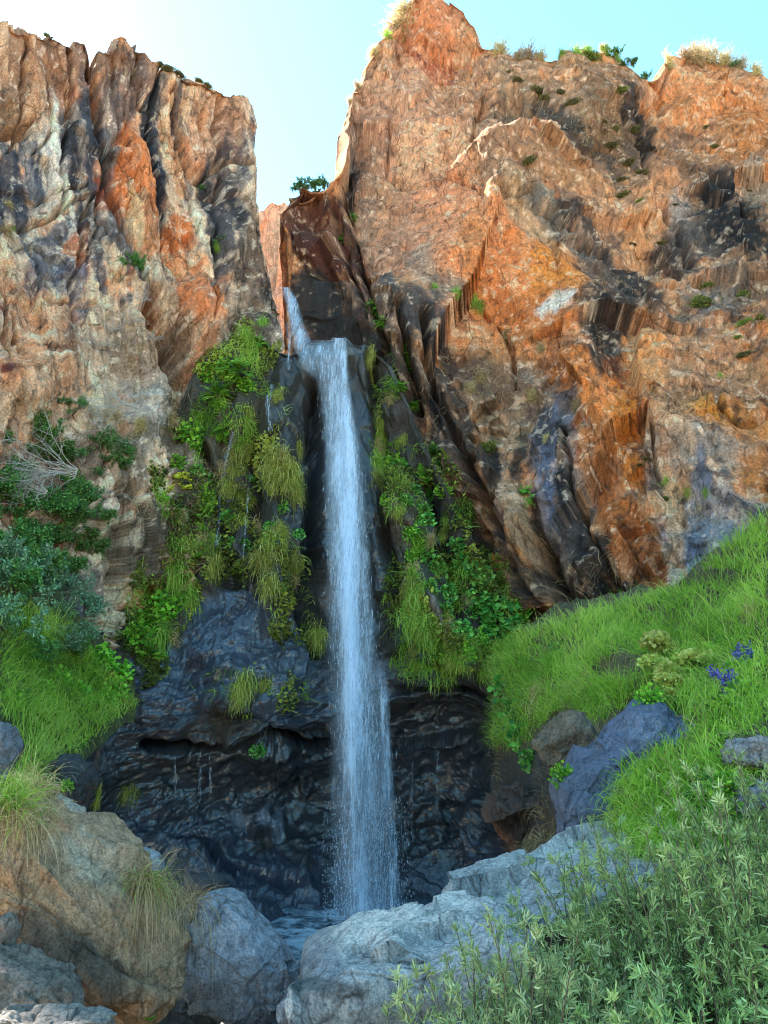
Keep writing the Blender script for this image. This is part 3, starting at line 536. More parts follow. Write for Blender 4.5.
st_R = [(430, 20, 40, 40, 0, (188, 112, 78), .9), (430, 45, 50, 8, 0, (176, 92, 66), .7), (400, 90, 50, 40, -30, (188, 132, 104), .9), (450, 80, 50, 26, 0, (170, 116, 88), .8), (430, 125, 60, 26, 0, (206, 142, 108), .9), (370, 120, 26, 40, 30, (160, 108, 84), .8),
        (360, 190, 24, 70, -10, (140, 98, 78), .7), (345, 170, 10, 60, 10, (92, 76, 70), .8), (352, 230, 18, 34, 0, (150, 84, 58), .8), (375, 200, 16, 60, 0, (150, 112, 92), .8),
        (440, 200, 60, 60, 0, (198, 126, 92), .95), (400, 215, 22, 50, 8, (170, 120, 96), .8), (425, 235, 14, 50, 0, (150, 122, 104), .7), (520, 240, 66, 64, 0, (204, 118, 74), .92), (566, 236, 34, 40, 20, (206, 118, 60), .9), (480, 220, 20, 50, 0, (196, 118, 74), .8), (500, 180, 30, 20, 20, (200, 130, 92), .8), (540, 180, 60, 18, 35, (160, 128, 100), .8),
        (580, 200, 60, 9, 38, (120, 112, 104), .8), (620, 245, 50, 16, 40, (96, 84, 76), .8), (600, 290, 20, 40, 0, (84, 66, 56), .8), (620, 300, 30, 30, 0, (112, 80, 60), .7),
        (570, 130, 80, 24, 35, (140, 100, 76), .8), (540, 90, 60, 20, 30, (150, 112, 86), .8), (610, 120, 30, 60, -30, (120, 88, 66), .8), (600, 70, 50, 16, 10, (150, 108, 78), .8), (560, 150, 40, 26, 30, (158, 108, 76), .8), (500, 130, 36, 30, 40, (150, 108, 84), .8), (515, 100, 30, 12, 30, (104, 86, 72), .7), (640, 130, 20, 50, -10, (100, 76, 60), .7),
        (665, 180, 24, 40, -10, (188, 128, 94), .9), (655, 205, 20, 34, 0, (184, 124, 86), .8), (685, 200, 16, 26, -30, (140, 130, 124), .7), (700, 170, 60, 22, 40, (130, 92, 70), .8), (735, 200, 50, 36, 30, (76, 62, 54), .9), (700, 215, 30, 20, 20, (96, 84, 78), .8), (760, 240, 40, 26, 20, (120, 90, 72), .7), (720, 270, 40, 26, 0, (116, 104, 96), .8), (745, 180, 20, 14, 0, (70, 56, 50), .8),
        (700, 90, 50, 36, 0, (200, 120, 76), .9), (750, 120, 40, 40, 0, (184, 112, 68), .9), (760, 165, 16, 20, 0, (140, 120, 104), .7), (690, 75, 30, 12, 40, (216, 160, 124), .6),
        (530, 280, 60, 34, 0, (190, 108, 64), .9), (510, 320, 40, 40, 0, (180, 116, 76), .8), (560, 330, 36, 40, 0, (186, 104, 58), .9), (600, 370, 50, 56, 0, (202, 116, 66), .9), (640, 340, 40, 50, 0, (188, 100, 56), .9), (600, 310, 70, 12, 5, (90, 66, 54), .6), (560, 270, 20, 8, 0, (200, 190, 180), .7), (628, 296, 20, 4, 0, (200, 192, 184), .7), (625, 400, 22, 60, -8, (190, 110, 56), .85), (570, 300, 60, 10, 0, (196, 118, 80), .5),
        (690, 370, 50, 40, 0, (166, 120, 88), .8), (690, 330, 40, 20, 0, (150, 110, 84), .7), (740, 390, 40, 30, 0, (180, 116, 68), .8), (755, 340, 30, 20, 0, (170, 124, 92), .7), (715, 375, 22, 10, 0, (196, 126, 60), .7), (700, 420, 60, 20, 0, (150, 132, 120), .7), (755, 430, 20, 18, 0, (186, 108, 58), .8),
        (500, 350, 60, 40, 0, (120, 92, 78), .8), (480, 390, 50, 26, 0, (150, 124, 100), .7), (460, 420, 26, 16, 0, (104, 80, 66), .8), (545, 380, 30, 30, 0, (100, 92, 92), .8), (540, 420, 30, 50, 0, (112, 108, 116), .85), (535, 470, 14, 60, 6, (120, 120, 132), .8), (555, 500, 16, 60, -6, (84, 78, 80), .8),
        (600, 480, 20, 60, -6, (164, 92, 56), .95), (620, 500, 26, 60, -20, (176, 98, 56), .95), (640, 540, 22, 40, -15, (160, 92, 58), .9), (590, 430, 26, 30, 0, (172, 104, 66), .8), (575, 540, 26, 50, 0, (58, 50, 46), .9), (600, 580, 50, 30, 0, (48, 42, 40), .9), (560, 590, 30, 30, 0, (78, 66, 58), .8), (640, 585, 30, 14, 0, (62, 52, 48), .8), (560, 470, 14, 30, 0, (92, 78, 72), .8),
        (688, 500, 44, 34, 0, (136, 136, 142), .9), (720, 470, 50, 30, 0, (146, 138, 136), .8), (690, 470, 14, 40, 0, (126, 126, 134), .8), (680, 530, 16, 30, 0, (176, 172, 172), .8), (700, 540, 22, 22, 0, (92, 90, 98), .8), (755, 480, 26, 20, 0, (130, 130, 138), .85), (738, 500, 30, 12, 10, (120, 100, 88), .7), (665, 480, 12, 50, 0, (196, 152, 116), .7), (680, 560, 20, 10, 0, (150, 146, 146), .7), (660, 550, 8, 40, -10, (190, 170, 150), .7),
        (505, 500, 16, 60, -16, (156, 122, 96), .9), (485, 470, 12, 40, -14, (160, 128, 106), .8), (525, 545, 14, 24, 0, (74, 46, 34), .9), (520, 580, 30, 30, 0, (108, 88, 74), .8), (490, 560, 24, 30, 0, (104, 84, 68), .8), (540, 530, 18, 40, 0, (100, 86, 78), .7),
        (302, 205, 40, 36, 0, (112, 64, 48), .95), (335, 225, 22, 50, -8, (96, 66, 54), .9), (300, 240, 24, 18, 0, (84, 48, 40), .9), (316, 225, 5, 30, -10, (60, 40, 34), .9), (600, 205, 60, 7, 40, (78, 68, 64), .85), (650, 260, 40, 12, 40, (64, 52, 48), .9), (620, 285, 30, 22, 10, (60, 48, 44), .85), (735, 205, 46, 22, 30, (50, 42, 40), .95), (600, 325, 14, 26, 0, (70, 54, 48), .8), (560, 110, 30, 8, 35, (76, 62, 54), .8), (590, 140, 50, 8, 40, (80, 64, 56), .8), (640, 110, 10, 40, -30, (64, 50, 44), .8), (690, 230, 30, 10, 30, (70, 58, 54), .8), (660, 320, 20, 40, 0, (210, 140, 92), .7),
        (540, 450, 7, 70, 4, (96, 98, 116), .9), (552, 440, 5, 60, -4, (54, 48, 50), .9), (530, 400, 12, 30, 0, (76, 70, 76), .85), (436, 300, 8, 40, 0, (56, 50, 52), .9), (452, 320, 6, 40, 0, (66, 58, 58), .85), (410, 300, 10, 30, 0, (54, 46, 46), .9), (424, 370, 12, 40, 0, (52, 48, 52), .9), (474, 430, 8, 40, -10, (64, 54, 50), .85), (500, 430, 10, 30, 0, (84, 70, 64), .8), (520, 500, 7, 40, 0, (58, 46, 42), .85),
        (700, 450, 10, 30, 0, (112, 116, 134), .85), (680, 520, 12, 40, 0, (104, 108, 130), .85), (722, 500, 20, 16, 0, (120, 122, 138), .8), (750, 500, 20, 10, 0, (104, 108, 124), .85), (712, 440, 26, 7, 0, (92, 84, 84), .7), (735, 460, 24, 8, 0, (84, 78, 82), .8),
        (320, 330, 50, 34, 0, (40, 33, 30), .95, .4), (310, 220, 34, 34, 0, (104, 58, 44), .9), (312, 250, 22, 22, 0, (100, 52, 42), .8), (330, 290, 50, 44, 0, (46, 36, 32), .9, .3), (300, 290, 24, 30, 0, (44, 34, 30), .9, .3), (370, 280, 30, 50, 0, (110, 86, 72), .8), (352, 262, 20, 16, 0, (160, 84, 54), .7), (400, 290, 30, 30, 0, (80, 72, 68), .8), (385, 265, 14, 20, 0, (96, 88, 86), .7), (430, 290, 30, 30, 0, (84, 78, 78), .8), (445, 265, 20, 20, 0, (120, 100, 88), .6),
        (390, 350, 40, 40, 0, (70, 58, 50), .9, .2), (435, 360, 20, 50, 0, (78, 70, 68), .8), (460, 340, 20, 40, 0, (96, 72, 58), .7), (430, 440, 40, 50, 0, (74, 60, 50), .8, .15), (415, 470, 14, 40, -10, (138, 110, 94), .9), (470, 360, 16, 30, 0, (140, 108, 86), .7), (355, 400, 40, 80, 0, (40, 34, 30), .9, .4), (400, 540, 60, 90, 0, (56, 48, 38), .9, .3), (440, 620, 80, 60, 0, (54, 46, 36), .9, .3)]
rock_sheet('cliff', px, py, dep_R, disp_R, (180, 124, 90), st_R, ROCK, 2, ext_top=14, ext_side=('L', 14, 0.25), cracks=cr_R, bulges=bu_R, lat_top=0.05, paint_extra=extra_R, paint_pre=pre_R)
tag(bpy.data.objects['cliff.001'], 'towering right cliff of orange rock with sunlit crest above the waterfall', 'cliff', kind='structure')

# ---- CENTRE WALL behind the water: mossy buttress above, wet black alcove below
sky_C = [(120, 470), (170, 420), (190, 372), (205, 350), (230, 332), (255, 330), (275, 345), (290, 352), (302, 346), (345, 344), (352, 350), (372, 352), (392, 372), (410, 410), (440, 470), (480, 560), (520, 620), (600, 640)]
s, t = gridst(460, 620)
xn = 110 + s * 470; yb = 990.0; py = yb + t * (interp(sky_C, xn) - yb); px = xn
px = 60 + s * 500; px = px * (1 - 0) ; xn = px; py = yb + t * (interp([(60, 640), (100, 560)] + sky_C, xn) - yb)
dep_C = tps([(60, 660, 15.6), (60, 800, 14.8), (60, 950, 13.5), (120, 560, 17.4), (110, 700, 15.8), (120, 860, 15.6), (180, 420, 18.6), (230, 340, 19.0), (230, 480, 17.9), (210, 600, 17.4), (280, 360, 19.2), (275, 480, 17.4), (275, 600, 16.7),
             (325, 350, 19.2), (335, 450, 18.6), (340, 600, 17.9), (375, 400, 18.9), (400, 450, 18.2), (400, 560, 17.2), (420, 640, 16.5), (470, 640, 16.3), (540, 640, 17.5), (560, 700, 16.0),
             (210, 630, 17.1), (270, 630, 17.0), (200, 680, 16.5), (270, 680, 16.3), (340, 690, 17.0), (420, 700, 16.6), (190, 730, 16.3), (270, 735, 15.9), (250, 785, 17.2), (170, 800, 16.7), (330, 790, 17.6), (430, 790, 17.5), (400, 740, 17.1), (480, 780, 17.0), (520, 760, 14.6), (540, 850, 12.5),
             (200, 860, 16.2), (300, 850, 16.9), (400, 850, 16.8), (300, 905, 15.4), (400, 905, 15.6), (470, 870, 15.9), (150, 900, 15.0), (250, 930, 14.2), (330, 950, 14.5), (560, 950, 12), (60, 990, 12.5)])
def disp_C(px, py, P):
    T = tiltcoord(P, 0.22); low = smooth(py, 590, 680)
    a, e1, _ = slabs(T, (0.9, 0.8, 0.33), 71, tilt=0.9, off=0.8, crack=0.5, cw=0.07)
    b, e2, _ = slabs(T, (2.4, 2.2, 1.1), 81, tilt=0.9, off=0.6, crack=0.5, cw=0.08)
    # layered, bedded wet rock in the alcove
    B = tiltcoord(P, 0, -0.22)
    c, e3, _ = slabs(B, (1.0, 0.9, 2.6), 91, tilt=0.9, off=0.7, crack=0.5, cw=0.10, warp=.5)
    e, e4, _ = slabs(B, (2.8, 2.4, 6.5), 95, tilt=1.0, off=0.6, crack=0.3, cw=0.12, warp=.6)
    A = facets(T, (1.1, 1.0, 0.36), 73, 1.2, .9, .5); A2 = facets(T, (3, 2.8, 1.3), 83, 1.2, .8, .6)
    L1 = facets(B, (0.7, 0.65, 1.25), 93, 1.2, .9, .45, .25); L2 = facets(B, (1.9, 1.8, 3.4), 97, 1.2, .8, .5, .3); L3 = facets(P, (5, 5, 8), 98, 1.2, .8, .7, .3)
    d = (1 - low) * (0.16 * a + 0.05 * b + 0.42 * A + 0.16 * A2) + low * (0.06 * c + 0.02 * e + 0.50 * L1 + 0.18 * L2 + 0.07 * L3 + 0.05 * fbm(P * 3, 4, 99, .6)) + 0.2 * fbm(P * 0.6, 3, 33) + 0.02 * fbm(P * 7, 4, 37, .6) - .15
    return d
cr_C = [([(190, 425), (205, 470), (215, 520), (222, 580)], 6, 0.5), ([(245, 430), (240, 500), (243, 590)], 4, 0.5), ([(310, 380), (318, 460), (320, 560), (322, 640)], 6, 0.6), ([(372, 360), (378, 430), (384, 520), (392, 600)], 5, 0.5),
        ([(430, 470), (450, 540), (480, 640)], 5, 0.7), ([(150, 745), (220, 752), (300, 748), (330, 756)], 5, 0.5), ([(180, 830), (230, 850), (300, 868)], 4, 0.3), ([(500, 690), (494, 760), (480, 820)], 6, 0.6), ([(395, 690), (440, 700), (495, 690)], 4, .3)]
bu_C = [(278, 440, 26, 70, -5, 0.7), (275, 570, 30, 70, 0, 0.4), (245, 680, 70, 40, -10, 0.35), (215, 640, 40, 45, 30, 0.3), (400, 500, 16, 60, -8, 0.5), (425, 610, 22, 60, -5, 0.5), (455, 640, 14, 60, -25, 0.6), (345, 640, 10, 20, 0, -0.1), (228, 400, 34, 44, 0, 0.4),
        (265, 818, 26, 14, 10, 0.3), (180, 850, 60, 22, 18, 0.45), (285, 380, 14, 25, 0, .4), (300, 350, 9, 10, 0, -.2)]
WB = (24, 25, 31)
st_C = [(230, 400, 60, 70, 0, (62, 52, 38), .9, .2), (200, 470, 50, 60, 0, (86, 76, 58), .8, .15), (250, 540, 60, 90, 0, (46, 40, 30), .9, .4), (290, 400, 24, 60, 0, (46, 38, 34), .9, .5), (300, 560, 30, 100, 0, (38, 32, 28), .9, .6), (150, 600, 50, 60, 0, (80, 70, 56), .8, .2),
        (345, 480, 40, 140, 0, (38, 36, 42), .95, .8), (365, 560, 20, 100, 0, (36, 32, 32), .9, .7), (325, 350, 50, 20, 0, (40, 36, 36), .9, .8), (395, 420, 20, 60, 0, (70, 56, 46), .8, .3), (400, 520, 26, 50, -8, (92, 78, 66), .8, .2), (425, 600, 40, 70, 0, (60, 54, 38), .9, .3), (455, 640, 12, 50, -25, (126, 108, 94), .9, .1), (400, 600, 14, 60, 0, (36, 30, 28), .8, .5),
        (230, 620, 60, 40, -20, (54, 60, 82), .9, 1), (200, 670, 80, 50, -20, (48, 54, 76), .9, 1), (280, 650, 60, 40, 0, (52, 55, 70), .9, .9), (300, 700, 70, 40, 0, (44, 48, 66), .9, .95), (130, 740, 60, 60, 0, (40, 42, 58), .9, .9), (400, 680, 90, 30, 0, (52, 52, 62), .9, .9),  # wet slate; its blue tint is sky sheen painted into the colour
        (250, 790, 190, 60, 0, (26, 28, 38), .95, .9), (430, 790, 80, 90, 0, (26, 28, 38), .95, .9), (180, 850, 120, 50, 10, (40, 44, 62), .95, .9), (300, 890, 150, 60, 0, (44, 50, 72), .95, .9), (430, 870, 80, 40, 0, (44, 50, 72), .9, .9),  # wet black rock, with the blue of reflected sky painted in
        (515, 800, 30, 60, 0, (52, 36, 30), .9, .5), (500, 840, 24, 20, 0, (110, 62, 38), .5, .5), (498, 700, 14, 50, 0, (50, 42, 40), .7, .4), (100, 830, 30, 20, 20, (86, 56, 44), .8, .3), (245, 818, 12, 9, 10, (120, 120, 130), .8, .8), (266, 815, 8, 13, -10, (124, 124, 136), .9, .8), (281, 822, 6, 16, -8, (124, 126, 138), .85, .8), (85, 790, 30, 40, 0, (26, 26, 32), .9, .7), (120, 905, 60, 30, 0, (44, 42, 44), .8, .4), (490, 650, 40, 30, 0, (62, 58, 40), .8)]  # small pale grey patches in the alcove: sky reflections painted into the colour
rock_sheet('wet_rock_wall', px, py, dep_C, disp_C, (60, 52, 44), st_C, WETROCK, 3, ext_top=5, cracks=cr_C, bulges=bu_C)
tag(bpy.data.objects['wet_rock_wall'], 'mossy buttress over a dark wet rock alcove behind the waterfall', 'cliff', kind='structure')

# ---- FAR CLIFF seen through the gap, sunlit
s, t = gridst(90, 150)
px = 235 + s * 80; py = 410 + t * (208 + 6 * np.sin(s * 9) - 410)
rock_sheet('cliff', px, py, lambda a, b: 46 + 0 * a, lambda a, b, P: 1.1 * fbm(P * .4, 4, 3) + .5 * slabs(P, (.5, .5, .2), 5)[0], (206, 160, 128), [], ROCK, 4, ext_top=14)
tag(bpy.data.objects['cliff.002'], 'distant sunlit pale cliff in the gap between the two cliffs', 'cliff', kind='structure')

# ------------------------------------------------------------------ ground and grassy banks
def soil_material():
    m, t, new, link = nodes('soil'); out = new('ShaderNodeOutputMaterial'); p = new('ShaderNodeBsdfPrincipled'); link(p.outputs[0], out.inputs[0])
    tc = new('ShaderNodeTexCoord').outputs['Object']; n = noise_node(t, tc, 1.2, 8, 0.7); n2 = noise_node(t, tc, 14, 6, 0.7)
    c = ramp(t, n, [(0.35, (0.46, 0.38, 0.28)), (0.5, (0.34, 0.29, 0.19)), (0.65, (0.52, 0.45, 0.35))])
    c = mixc(t, c, ramp(t, n2, [(0.35, (.5, .5, .5)), (0.65, (1.3, 1.3, 1.3))]), 1.0, 'MULTIPLY')
    link(c, p.inputs['Base Color']); p.inputs['Roughness'].default_value = 0.95
    b = new('ShaderNodeBump'); b.inputs['Distance'].default_value = 0.05; link(n2, b.inputs['Height']); link(b.outputs[0], p.inputs['Normal']); return m
M_SOIL = soil_material()
def ground_z(x, y):
    z = 0.05 - 2.9 * smooth(y, 6.0, 12.5) - 0.9 * smooth(y, 2.5, 6.5)
    z = z + 0.9 * smooth(x, 2.0, 6.0) * smooth(y, 0, 5) + 0.35 * smooth(-x, 2.5, 7)
    z = z + 0.03 * np.maximum(0, np.abs(x) - 10) * 3 * (1 - smooth(np.abs(y), 20, 60)) - 0.035 * np.clip(-y - 5, 0, 300)
    z = z + 0.035 * np.clip(-y - 5, 0, 300) + 9 * smooth(-y, 14, 62) + 14 * smooth(-y, 60, 200) * (0.6 + 0.4 * np.sin(x * .02))  # unseen slope behind the camera, added to bounce sunlight onto the cliffs
    return z
def axis(a, b, n, far):
    c = np.linspace(a, b, n); f = np.geomspace(1, far, 26)
    return np.concatenate([a - f[::-1], c, b + f])
gx, gy = np.meshgrid(axis(-14, 14, 240, 600), axis(-6, 20, 220, 600))
gz = ground_z(gx, gy)
G = np.stack([gx, gy, gz], -1); G[..., 2] += 0.12 * fbm(G * 0.9, 4, 51) + 0.05 * fbm(G * 4, 3, 52) + np.minimum(0.004 * np.hypot(gx, gy) ** 1.3, 6) * fbm(G * 0.03, 3, 53)
R_, C_ = gx.shape; i = (np.arange(R_ - 1)[:, None] * C_ + np.arange(C_ - 1)[None]).ravel()
tag(mesh_obj('ground', G.reshape(-1, 3), np.stack([i, i + 1, i + C_ + 1, i + C_], -1), M_SOIL), 'stony ground falling from the viewpoint to the pool', 'ground', kind='structure')

def bank(name, topc, botc, x0, x1, ctrl, label, src, base, strokes):
    s, t = gridst(x1 - x0, 260, 2.0)
    px = x0 + s * (x1 - x0); py = interp(botc, px) + t * (interp(topc, px) - interp(botc, px))
    o = rock_sheet(name, px, py, tps(ctrl), lambda a, b, P: 0.16 * fbm(P * 0.8, 4, 61) + 0.09 * fbm(P * 2.6, 4, 62) + .03 * fbm(P * 9, 3, 63), base, strokes, WETROCK, src, ext_top=2.5)
    tag(o, label, 'ground', kind='structure'); return o
bank('grassy_bank', [(488, 690), (500, 652), (530, 632), (560, 618), (640, 596), (680, 588), (720, 552), (768, 512), (930, 380)], [(488, 800), (560, 900), (620, 940), (930, 1000)], 492, 930,
     [(495, 700, 15.2), (510, 650, 15.8), (560, 620, 15.3), (640, 597, 14.3), (680, 587, 13.7), (768, 512, 12.4), (930, 380, 11.0),
      (510, 700, 14.2), (510, 760, 13.6), (520, 830, 12.5), (600, 660, 12.6), (600, 720, 10.6), (600, 800, 8.6), (700, 620, 11.2), (700, 680, 9.2), (700, 760, 7.0), (768, 600, 10.0), (768, 680, 8.0), (768, 760, 6.4), (600, 900, 7.2), (768, 900, 5.4), (930, 600, 8), (930, 800, 5.6), (930, 980, 4)],
     'steep earth bank under the long grass right of the pool', 5, (96, 84, 56), [(590, 740, 60, 40, 0, (120, 104, 84), .8), (535, 790, 50, 50, 0, (58, 46, 40), .95, .4), (640, 650, 60, 20, 0, (110, 94, 70), .6)])
bank('grassy_bank', [(-150, 560), (0, 590), (60, 610), (100, 650), (135, 690), (150, 720)], [(-150, 900), (0, 830), (50, 790), (90, 755), (125, 722), (150, 725)], -150, 135,
     [(-150, 560, 11), (0, 590, 13), (60, 610, 13.8), (100, 650, 14.3), (135, 690, 14.6), (-150, 900, 6.5), (0, 700, 11.2), (0, 800, 8.6), (60, 700, 12.6), (60, 830, 10.6), (100, 800, 12.6), (135, 760, 14)],
     'steep earth bank under green grass left of the wet alcove', 6, (80, 80, 44), [])

# ------------------------------------------------------------------ boulders
def boulder(label, pxc, pyc, wpx, hpx, D, thick=0.8, ang=0.0, base=(150, 142, 134), strokes=(), seed=1, res=150, rough=1.0, wet=0.0, group=None, sink=0.0, pts=None, cat='boulder', sq=0.75):
    """an icosphere-like ball, flattened and broken into facets, sized in metres from where it stands"""
    c = unproject(np.array(pxc, float), np.array(pyc, float), D); sc = np.linalg.norm(c - CAM) / FPX * math.cos(0)
    _, _, f = project(c); sc = f / FPX
    rx, rz = wpx * sc / 2, hpx * sc / 2; ry = thick * (rx + rz) / 2
    nu, nv = res, res // 2
    u = np.linspace(0, 2 * np.pi, nu, endpoint=False); v = np.linspace(0.0, np.pi, nv)
    U, V = np.meshgrid(u, v); S = np.stack([np.sin(V) * np.cos(U), np.sin(V) * np.sin(U), np.cos(V)], -1)
    # superellipse for squarer blocks
    S = np.sign(S) * np.abs(S) ** sq
    if pts is not None:   # outline in the local frame: radius factor by angle in the x-z plane
        an = np.degrees(np.arctan2(S[..., 2], S[..., 0])) % 360
        tab = np.array(sorted(pts) + [(sorted(pts)[0][0] + 360, sorted(pts)[0][1])], float)
        tab = np.vstack([[tab[-2][0] - 360, tab[-2][1]], tab]); k = np.interp(an, tab[:, 0], tab[:, 1])
        planar = np.hypot(S[..., 0], S[..., 2]); S = S * (1 + (k - 1) * smooth(planar, 0.2, .9))[..., None]
    B = S * np.array([rx, ry, rz]); N = unit(S / np.array([rx, ry, rz]))
    m = (rx + ry + rz) / 3; Q = B / m + seed * 7.3
    a, _, _ = slabs(Q, (0.9, 0.9, 0.9), 100 + seed, tilt=1.3, off=0.35, crack=0.2, cw=0.03, warp=.2)
    b, _, _ = slabs(Q, (2.6, 2.6, 2.6), 200 + seed, tilt=1.1, off=0.25, crack=0.2, cw=0.05, warp=.25)
    b2, _, _ = slabs(Q, (8, 8, 8), 300 + seed, tilt=1.0, off=0.4, crack=0.4, cw=0.12); b = b + 0.3 * b2
    d = m * rough * (0.07 * a + 0.015 * b + 0.34 * (facets(Q, (1.1,) * 3, 500 + seed, 1.1, .8, .5) - .2) + 0.11 * facets(Q, (3.2,) * 3, 520 + seed, 1.2, .7, .6) + 0.03 * facets(Q, (9,) * 3, 540 + seed, 1.2, .7, .6) + 0.05 * fbm(Q * 1.1, 4, seed) + 0.015 * fbm(Q * 6, 5, seed + 3, .7))
    B = B + N * d[..., None]
    th = math.radians(ang); ca, sa = math.cos(th), math.sin(th)
    B = np.stack([B[..., 0] * ca + B[..., 2] * sa, B[..., 1], -B[..., 0] * sa + B[..., 2] * ca], -1)
    W = B + c
    px, py, _ = project(W); col, wt = paint(px, py, W * 2, base, list(strokes), warp=5, seed=seed)
    wt = wt + wet
    bz = B[..., 2].min()
    i = (np.arange(nv - 1)[:, None] * nu + np.arange(nu)[None]); j = (np.arange(nv - 1)[:, None] * nu + (np.arange(nu)[None] + 1) % nu)
    F = np.stack([i, j, j + nu, i + nu], -1).reshape(-1, 4)
    o = mesh_obj('boulder', (B - [0, 0, bz]).reshape(-1, 3), F[:, ::-1], BOULD, attrs={'col': col.reshape(-1, 3), 'wet': np.clip(wt, 0, 1).ravel()})
    o.location = c + [0, 0, bz]
    tag(o, label, cat, group)
    n2 = unit(np.cross(np.gradient(W, axis=1), np.gradient(W, axis=0))); fl = (n2 * (W - c)).sum(-1) < 0; n2[fl] *= -1
    splat(W.reshape(-1, 3), n2.reshape(-1, 3), 10 + seed)
    return o
GB = (140, 138, 142)
boulder('big tan pitted boulder leaning across the bottom left corner', 72, 900, 330, 150, 5.6, 0.9, 37, (168, 130, 98), [(60, 960, 90, 40, 30, (84, 70, 60), .9), (20, 850, 50, 40, 0, (150, 118, 92), .8), (110, 870, 70, 26, 30, (176, 156, 134), .8)], seed=1, res=420, rough=1.0)
boulder('grey wedge shaped boulder between the tan boulder and the pale slab', 232, 962, 150, 105, 6.3, 1.0, 38, (132, 132, 140), [(225, 930, 50, 30, 30, (150, 150, 160), .7), (210, 1000, 40, 30, 0, (80, 76, 74), .6)], seed=2, res=360, rough=.8)
boulder('pale flat topped boulder at the bottom centre below the waterfall', 420, 1008, 280, 190, 5.6, 1.1, -9, (176, 168, 166), [(380, 915, 130, 34, -12, (204, 190, 180), .9), (320, 960, 30, 50, 0, (120, 116, 120), .6), (330, 990, 40, 12, 0, (92, 84, 80), .7)], seed=3, res=460, rough=.8, sq=.38)
boulder('long pale blue grey slab sloping up behind the willow bush', 575, 872, 310, 56, 6.9, 1.6, -18, (158, 154, 152), [(600, 830, 110, 16, -20, (184, 178, 172), .8), (480, 885, 40, 16, -20, (130, 126, 126), .7)], seed=4, res=420, rough=.8)
boulder('large smooth blue grey boulder on the right bank', 617, 775, 190, 110, 8.4, 1.0, -42, (84, 90, 110), [(655, 725, 30, 20, 0, (108, 112, 130), .7), (580, 790, 26, 40, 20, (84, 86, 102), .7)], seed=5, res=360, rough=.9, wet=.35, pts=[(0, 1.1), (45, 1.1), (90, 1.0), (135, .95), (180, 1.1), (225, 1.1), (270, 1.0), (315, 1.15)])
boulder('brown weathered rock half hidden in grass above the blue grey boulder', 570, 742, 70, 60, 9.7, 1.0, -40, (104, 88, 72), [(590, 712, 30, 14, -30, (130, 118, 104), .6)], seed=6, res=220, rough=1.3, wet=.1)
boulder('small grey rock poking from the right bank at the picture edge', 748, 752, 52, 36, 6.2, 1.0, -12, (140, 132, 130), seed=7, res=200)
boulder('pale rock lying in the grass right of the long slab', 756, 800, 70, 40, 5.6, 1.0, 0, (136, 134, 144), seed=8, res=200)
boulder('small bare stone in the middle of the grass slope', 622, 668, 34, 20, 12.3, .8, -10, (150, 138, 122), seed=9, res=120)
boulder('rounded grey rock on the left edge below the grass', 2, 752, 38, 60, 8.6, 1.0, 10, (112, 110, 116), seed=10, res=160)
boulder('square pale stone wedged behind the tan boulder', 52, 812, 62, 36, 8.0, 1.0, 20, (168, 150, 132), seed=11, res=180)
boulder('flat brown stone between the left bank and the alcove', 106, 838, 60, 30, 10.5, 1.0, 15, (96, 64, 50), seed=12, res=160, wet=.3)
boulder('light grey stone behind the dry grass tuft', 148, 862, 40, 24, 9.6, 1.0, 20, (150, 148, 150), seed=13, res=160, wet=.1)
boulder('dark wet stone at the left side of the alcove floor', 205, 884, 46, 26, 12.5, 1.0, 5, (60, 58, 62), seed=14, res=160, wet=.5)
boulder('dark bumpy rock below the left grass bank', 70, 780, 60, 50, 10.8, 1.0, 25, (44, 42, 44), seed=15, res=180, wet=.6)
boulder('small dark stone under the dark alcove ledge', 170, 880, 34, 20, 11.6, 1.0, 12, (70, 66, 64), seed=16, res=120, wet=.3)
boulder('brown rock in the bottom left corner under the tan boulder', 25, 995, 130, 75, 4.7, .9, 24, (118, 104, 94), seed=17, res=260)
boulder('small stone at the left edge beneath the overhanging boulder', 4, 935, 34, 44, 4.9, 1.0, 0, (124, 108, 98), seed=18, res=160)
boulder('low pale stone along the bottom edge left of the stream', 55, 1022, 130, 20, 4.2, 1.2, 4, (128, 120, 114), seed=19, res=200)
boulder('dark boulder in the shadowed gap above the stream', 170, 1010, 110, 70, 6.8, 1.0, 0, (62, 58, 58), seed=20, res=200, wet=.4)
boulder('brown leaf littered rock at the right side of the alcove', 520, 822, 70, 90, 12.2, .8, -20, (78, 56, 46), [(505, 840, 20, 20, 0, (130, 76, 48), .7)], seed=21, res=220, rough=1.5, wet=.3)
boulder('small boulder stone on the stream edge between the boulders', 288, 1012, 26, 26, 5.2, 1.0, 0, (150, 146, 150), seed=22, res=120, wet=.2)

